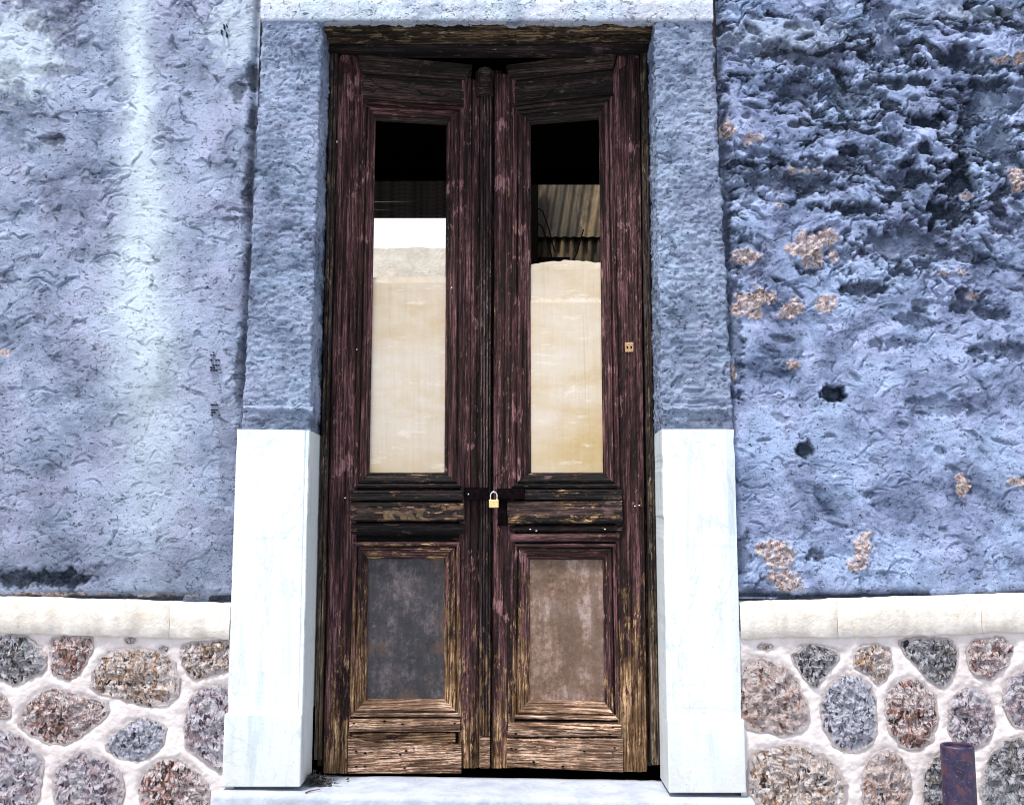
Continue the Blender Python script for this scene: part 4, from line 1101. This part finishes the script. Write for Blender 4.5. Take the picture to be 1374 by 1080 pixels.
        link('bolt_plate', box_mesh(x0, x1, -.012, -.001, z0, z1, .002, 2), m_iron, o, loc=oz)
        x, z = leaf_xy(S, 844.5, 466, .004)
        tp = link('tan_plate', box_mesh(x - .018, x + .018, -.007, .0, z - .021, z + .021, .003, 2), m_tanp, o, loc=oz, label='small tan plate with two holes')
        for dx in (-.008, .008):
            link('nail_hole', box_mesh(x + dx - .0035, x + dx + .0035, -.0085, 0, z - .006, z + .004, .001, 1), m_black, tp)
    return o

leaf(-1); leaf(1)

# ------------------------------------------------------------------ door frame
fr = empty('door_frame', ((LI + RI) / 2, 0.2, 0), label='dark weathered wooden frame around the double door, eroded head board', cat='door frame')
fo = -fr.location
def fboard(name, A0, A1, B0, B1, prof, back, mat, Y, **k):
    ob = board(name, A0, A1, B0, B1, prof, back, mat, fr, **k)
    ob.location = fo + Vector((0, Y, 0))
    return ob
zt = PZ(62, 0.2)
fboard('jamb_board', (LI + .003, 0.07), (LI + .003, zt), (HING[-1][0] - .003, 0.07), (HING[-1][0] - .001, zt), STILE, -.06, w_frame, 0.192, jit=.002)
fboard('jamb_board', (HING[1][0] + .004, 0.05), (HING[1][0] + .004, zt), (RI - .003, 0.05), (RI - .003, zt), STILE, -.06, w_frame, 0.192, jit=.002)
for hx_ in (HING[-1][0], HING[1][0]):
    link('stop_strip', box_mesh(hx_ - .03, hx_ + .03, .262, .30, .03, zt, .002, 1), w_frame, fr, loc=fo)
# eroded head board: leans back under the lintel
m_head = wood_mat('wood_head', (0.05, 0.035, 0.02), (0.26, 0.17, 0.10), (0.40, 0.28, 0.15), (0.65, 0.52, 0.35), vertical=False, bare_amt=0.07, zfade=False, crack=1)
Xs = np.linspace(LI + .002, RI - .002, 330); ss = np.linspace(0, 1, 14)
XX, SS = np.meshgrid(Xs, ss, indexing='ij')
za, zb_ = PZ(27.5, .004), PZ(53, .11)
er = ridged(XX * 26, SS * 1.6 + XX * 3, 44, 4); er2 = np.clip(vnoise(XX * 20, SS * 2.2, 47) - .60, 0, 1) * 2.2
er2 *= np.clip(1.3 - np.abs(XX + 0.1) * 1.3, 0, 1)
YY = 0.004 + 0.106 * SS + 0.010 * er2 * np.sin(SS * 3.14) * 2 + 0.006 * (er - .5)
ZZ = za + (zb_ - za) * SS + 0.003 * fbm(XX * 30, SS, 8, 3)
V = np.stack([XX, YY, ZZ], 2)
V = np.concatenate([V, np.stack([Xs, np.full_like(Xs, .2), np.full_like(Xs, zb_) + .01], 1)[:, None, :]], 1)
link('head_board', grid_mesh(V, flip=True), m_head, fr, loc=fo)
za2, zb2 = PZ(55, .17), PZ(69, .17)
fboard('head_rail', (LI + .002, za2 + .03), (RI - .002, za2 + .03), (LI + .002, zb2), (RI - .002, zb2), ROUND, -.06, w_dark, .175)

# ------------------------------------------------------------------ padlock
a = P(662.5, 676, 0.262)
pad = empty('padlock', (a.x, a.y, a.z - .016), 0.05, label='small brass padlock with bright steel shackle hanging on the door hasp', cat='padlock')
link('lock_body', box_mesh(-.0205, .0205, -.008, .008, 0, .034, .003, 3), m_brass, pad)
arc = [(-.0135, 0, .032), (-.0135, 0, .046)] + [(-.0135 * math.cos(t), 0, .050 + .016 * math.sin(t)) for t in np.linspace(0.1, math.pi - .1, 10)] + [(.0135, 0, .046), (.0135, 0, .032)]
link('shackle', tube_mesh(arc, .0032, 8), m_steel, pad, smooth=True)

# ------------------------------------------------------------------ leaf litter and twig in the corner of the step
rng = random.Random(5)
V, Fs = [], []
for i in range(110):
    u = rng.gauss(430, 9); v = 1050 - rng.random() * 5
    c = P(min(max(u, 421), 452), 1040, 0.02 + rng.random() * .10)
    y = 0.04 + rng.random() * .10
    cx = -0.783 + abs(rng.gauss(0, .045)); cz = sz(cx) + 0.004 + rng.random() * 0.035 * math.exp(-abs(cx + .77) / .04)
    L = rng.uniform(.010, .022); a = rng.uniform(0, 6.28); w = L * .35; b = len(V)
    for t, wd, up in ((-1, .1, .003), (-.3, 1, 0), (.4, .8, .001), (1, .08, .006)):
        for s_ in (-1, 1):
            V.append((cx + math.cos(a) * L * t - math.sin(a) * w * wd * s_, y + math.sin(a) * L * t + math.cos(a) * w * wd * s_, cz + up + rng.random() * .003 + 0.004 * abs(t)))
    Fs += [(b, b + 1, b + 3, b + 2), (b + 2, b + 3, b + 5, b + 4), (b + 4, b + 5, b + 7, b + 6)]
link('leaf_litter', mesh_from(V, Fs), m_leaf, label='small pile of dark dry leaves in the left corner of the step', cat='dry leaves', kind='stuff')
tw = [P(u, v, y) for u, v, y in ((410, 1064, -.06), (416, 1059, -.04), (424, 1057, -.03), (430, 1056, -.025))]
tw = [(p.x, p.y, sz(p.x) + .004 + .002 * i) for i, p in enumerate(tw)]
link('twig', tube_mesh(tw, .0028, 6, .0012), m_twig, label='thin reddish twig lying on the step beside left marble jamb', cat='twig')

# ------------------------------------------------------------------ what shows through the door
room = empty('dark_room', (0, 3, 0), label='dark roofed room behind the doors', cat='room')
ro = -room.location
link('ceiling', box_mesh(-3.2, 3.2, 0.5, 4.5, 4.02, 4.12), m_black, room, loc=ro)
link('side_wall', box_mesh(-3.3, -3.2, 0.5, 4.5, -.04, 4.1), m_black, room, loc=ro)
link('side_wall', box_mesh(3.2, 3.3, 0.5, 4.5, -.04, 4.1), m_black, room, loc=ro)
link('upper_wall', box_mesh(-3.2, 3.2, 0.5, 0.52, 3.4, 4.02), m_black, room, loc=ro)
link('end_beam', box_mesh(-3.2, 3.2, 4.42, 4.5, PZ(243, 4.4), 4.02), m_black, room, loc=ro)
z0, z1 = PZ(293, 4.3), PZ(243, 4.3)
ns = 9
sm_ = box_mesh(-2.7, 0.0, -.012, .012, -(z1 - z0) / ns * .46, (z1 - z0) / ns * .46, .003, 1)
for i in range(ns):
    s_ = link('slat', sm_, m_slat, room, loc=ro + Vector((PX(600, 290, 4.3) + .25, 4.3, z0 + (i + .5) * (z1 - z0) / ns)))
    s_.rotation_euler = (R(25), 0, R(random.uniform(-.2, .2)))
cw = empty('courtyard_wall', (0, 6.6, 0), label='sunlit plaster courtyard wall seen through the left window opening', cat='wall')
zt_ = PZ(333, 6.5)
Xs = np.linspace(-5, 5, 260)
Zs = np.linspace(-.1, zt_, 120)
XX, ZZ = np.meshgrid(Xs, Zs, indexing='ij')
V = np.stack([XX, 6.5 - 0.01 * fbm(XX * 4, ZZ * 4, 4, 4), ZZ + 0.012 * fbm(XX * 6, XX * 0, 5, 3) * (ZZ > zt_ - .05)], 2)
link('plaster', grid_mesh(V), m_cwall, cw, loc=-cw.location)
link('masonry', box_mesh(-5, 5, 6.53, 6.8, -.1, zt_ - .02), m_cwall, cw, loc=-cw.location)
sh = empty('corrugated_shed', (1, 5.6, 0), label='tan corrugated sheet shed seen through the right window opening', cat='shed')
sho = -sh.location
def corr(x0, x1, z0, z1, Y, slant, lean=0.25):
    Xs = np.arange(x0, x1, 0.012); Zs = np.linspace(z0, z1, 8)
    XX, ZZ = np.meshgrid(Xs, Zs, indexing='ij')
    return grid_mesh(np.stack([XX + slant * (ZZ - z0), Y + 0.016 * np.sin(XX * 2 * math.pi / .085) + lean * (ZZ - z0), ZZ], 2))
xl = PX(716, 300, 5.2) - 0.30
zs_ = PZ(318, 5.2)
link('sheet', corr(xl, xl + 2.2, zs_, zs_ + 0.95, 5.2, 0.16), m_corr, sh, loc=sho)
link('sheet', corr(xl, xl + 2.2, PZ(352, 5.2) - 1.2, zs_ + .07, 5.235, 0.05, 0.0), m_corr, sh, loc=sho)
link('post', box_mesh(PX(690, 300, 5.1), PX(722, 300, 5.1), 5.05, 5.14, 0, 4.6, .004, 1), m_black, sh, loc=sho)
link('beam', box_mesh(xl - .05, PX(765, 345, 5.1), 5.1, 5.15, PZ(353, 5.1), PZ(345, 5.1)), m_black, sh, loc=sho)
for pts in ([(722, 280), (728, 283), (734, 300), (740, 320), (744, 338)], [(722, 300), (728, 305), (736, 330), (742, 350)], [(783, 308), (779, 322), (774, 340), (768, 352)]):
    link('wire', tube_mesh([P(u, v, 4.95) for u, v in pts], .006, 6), m_black, sh, loc=sho)
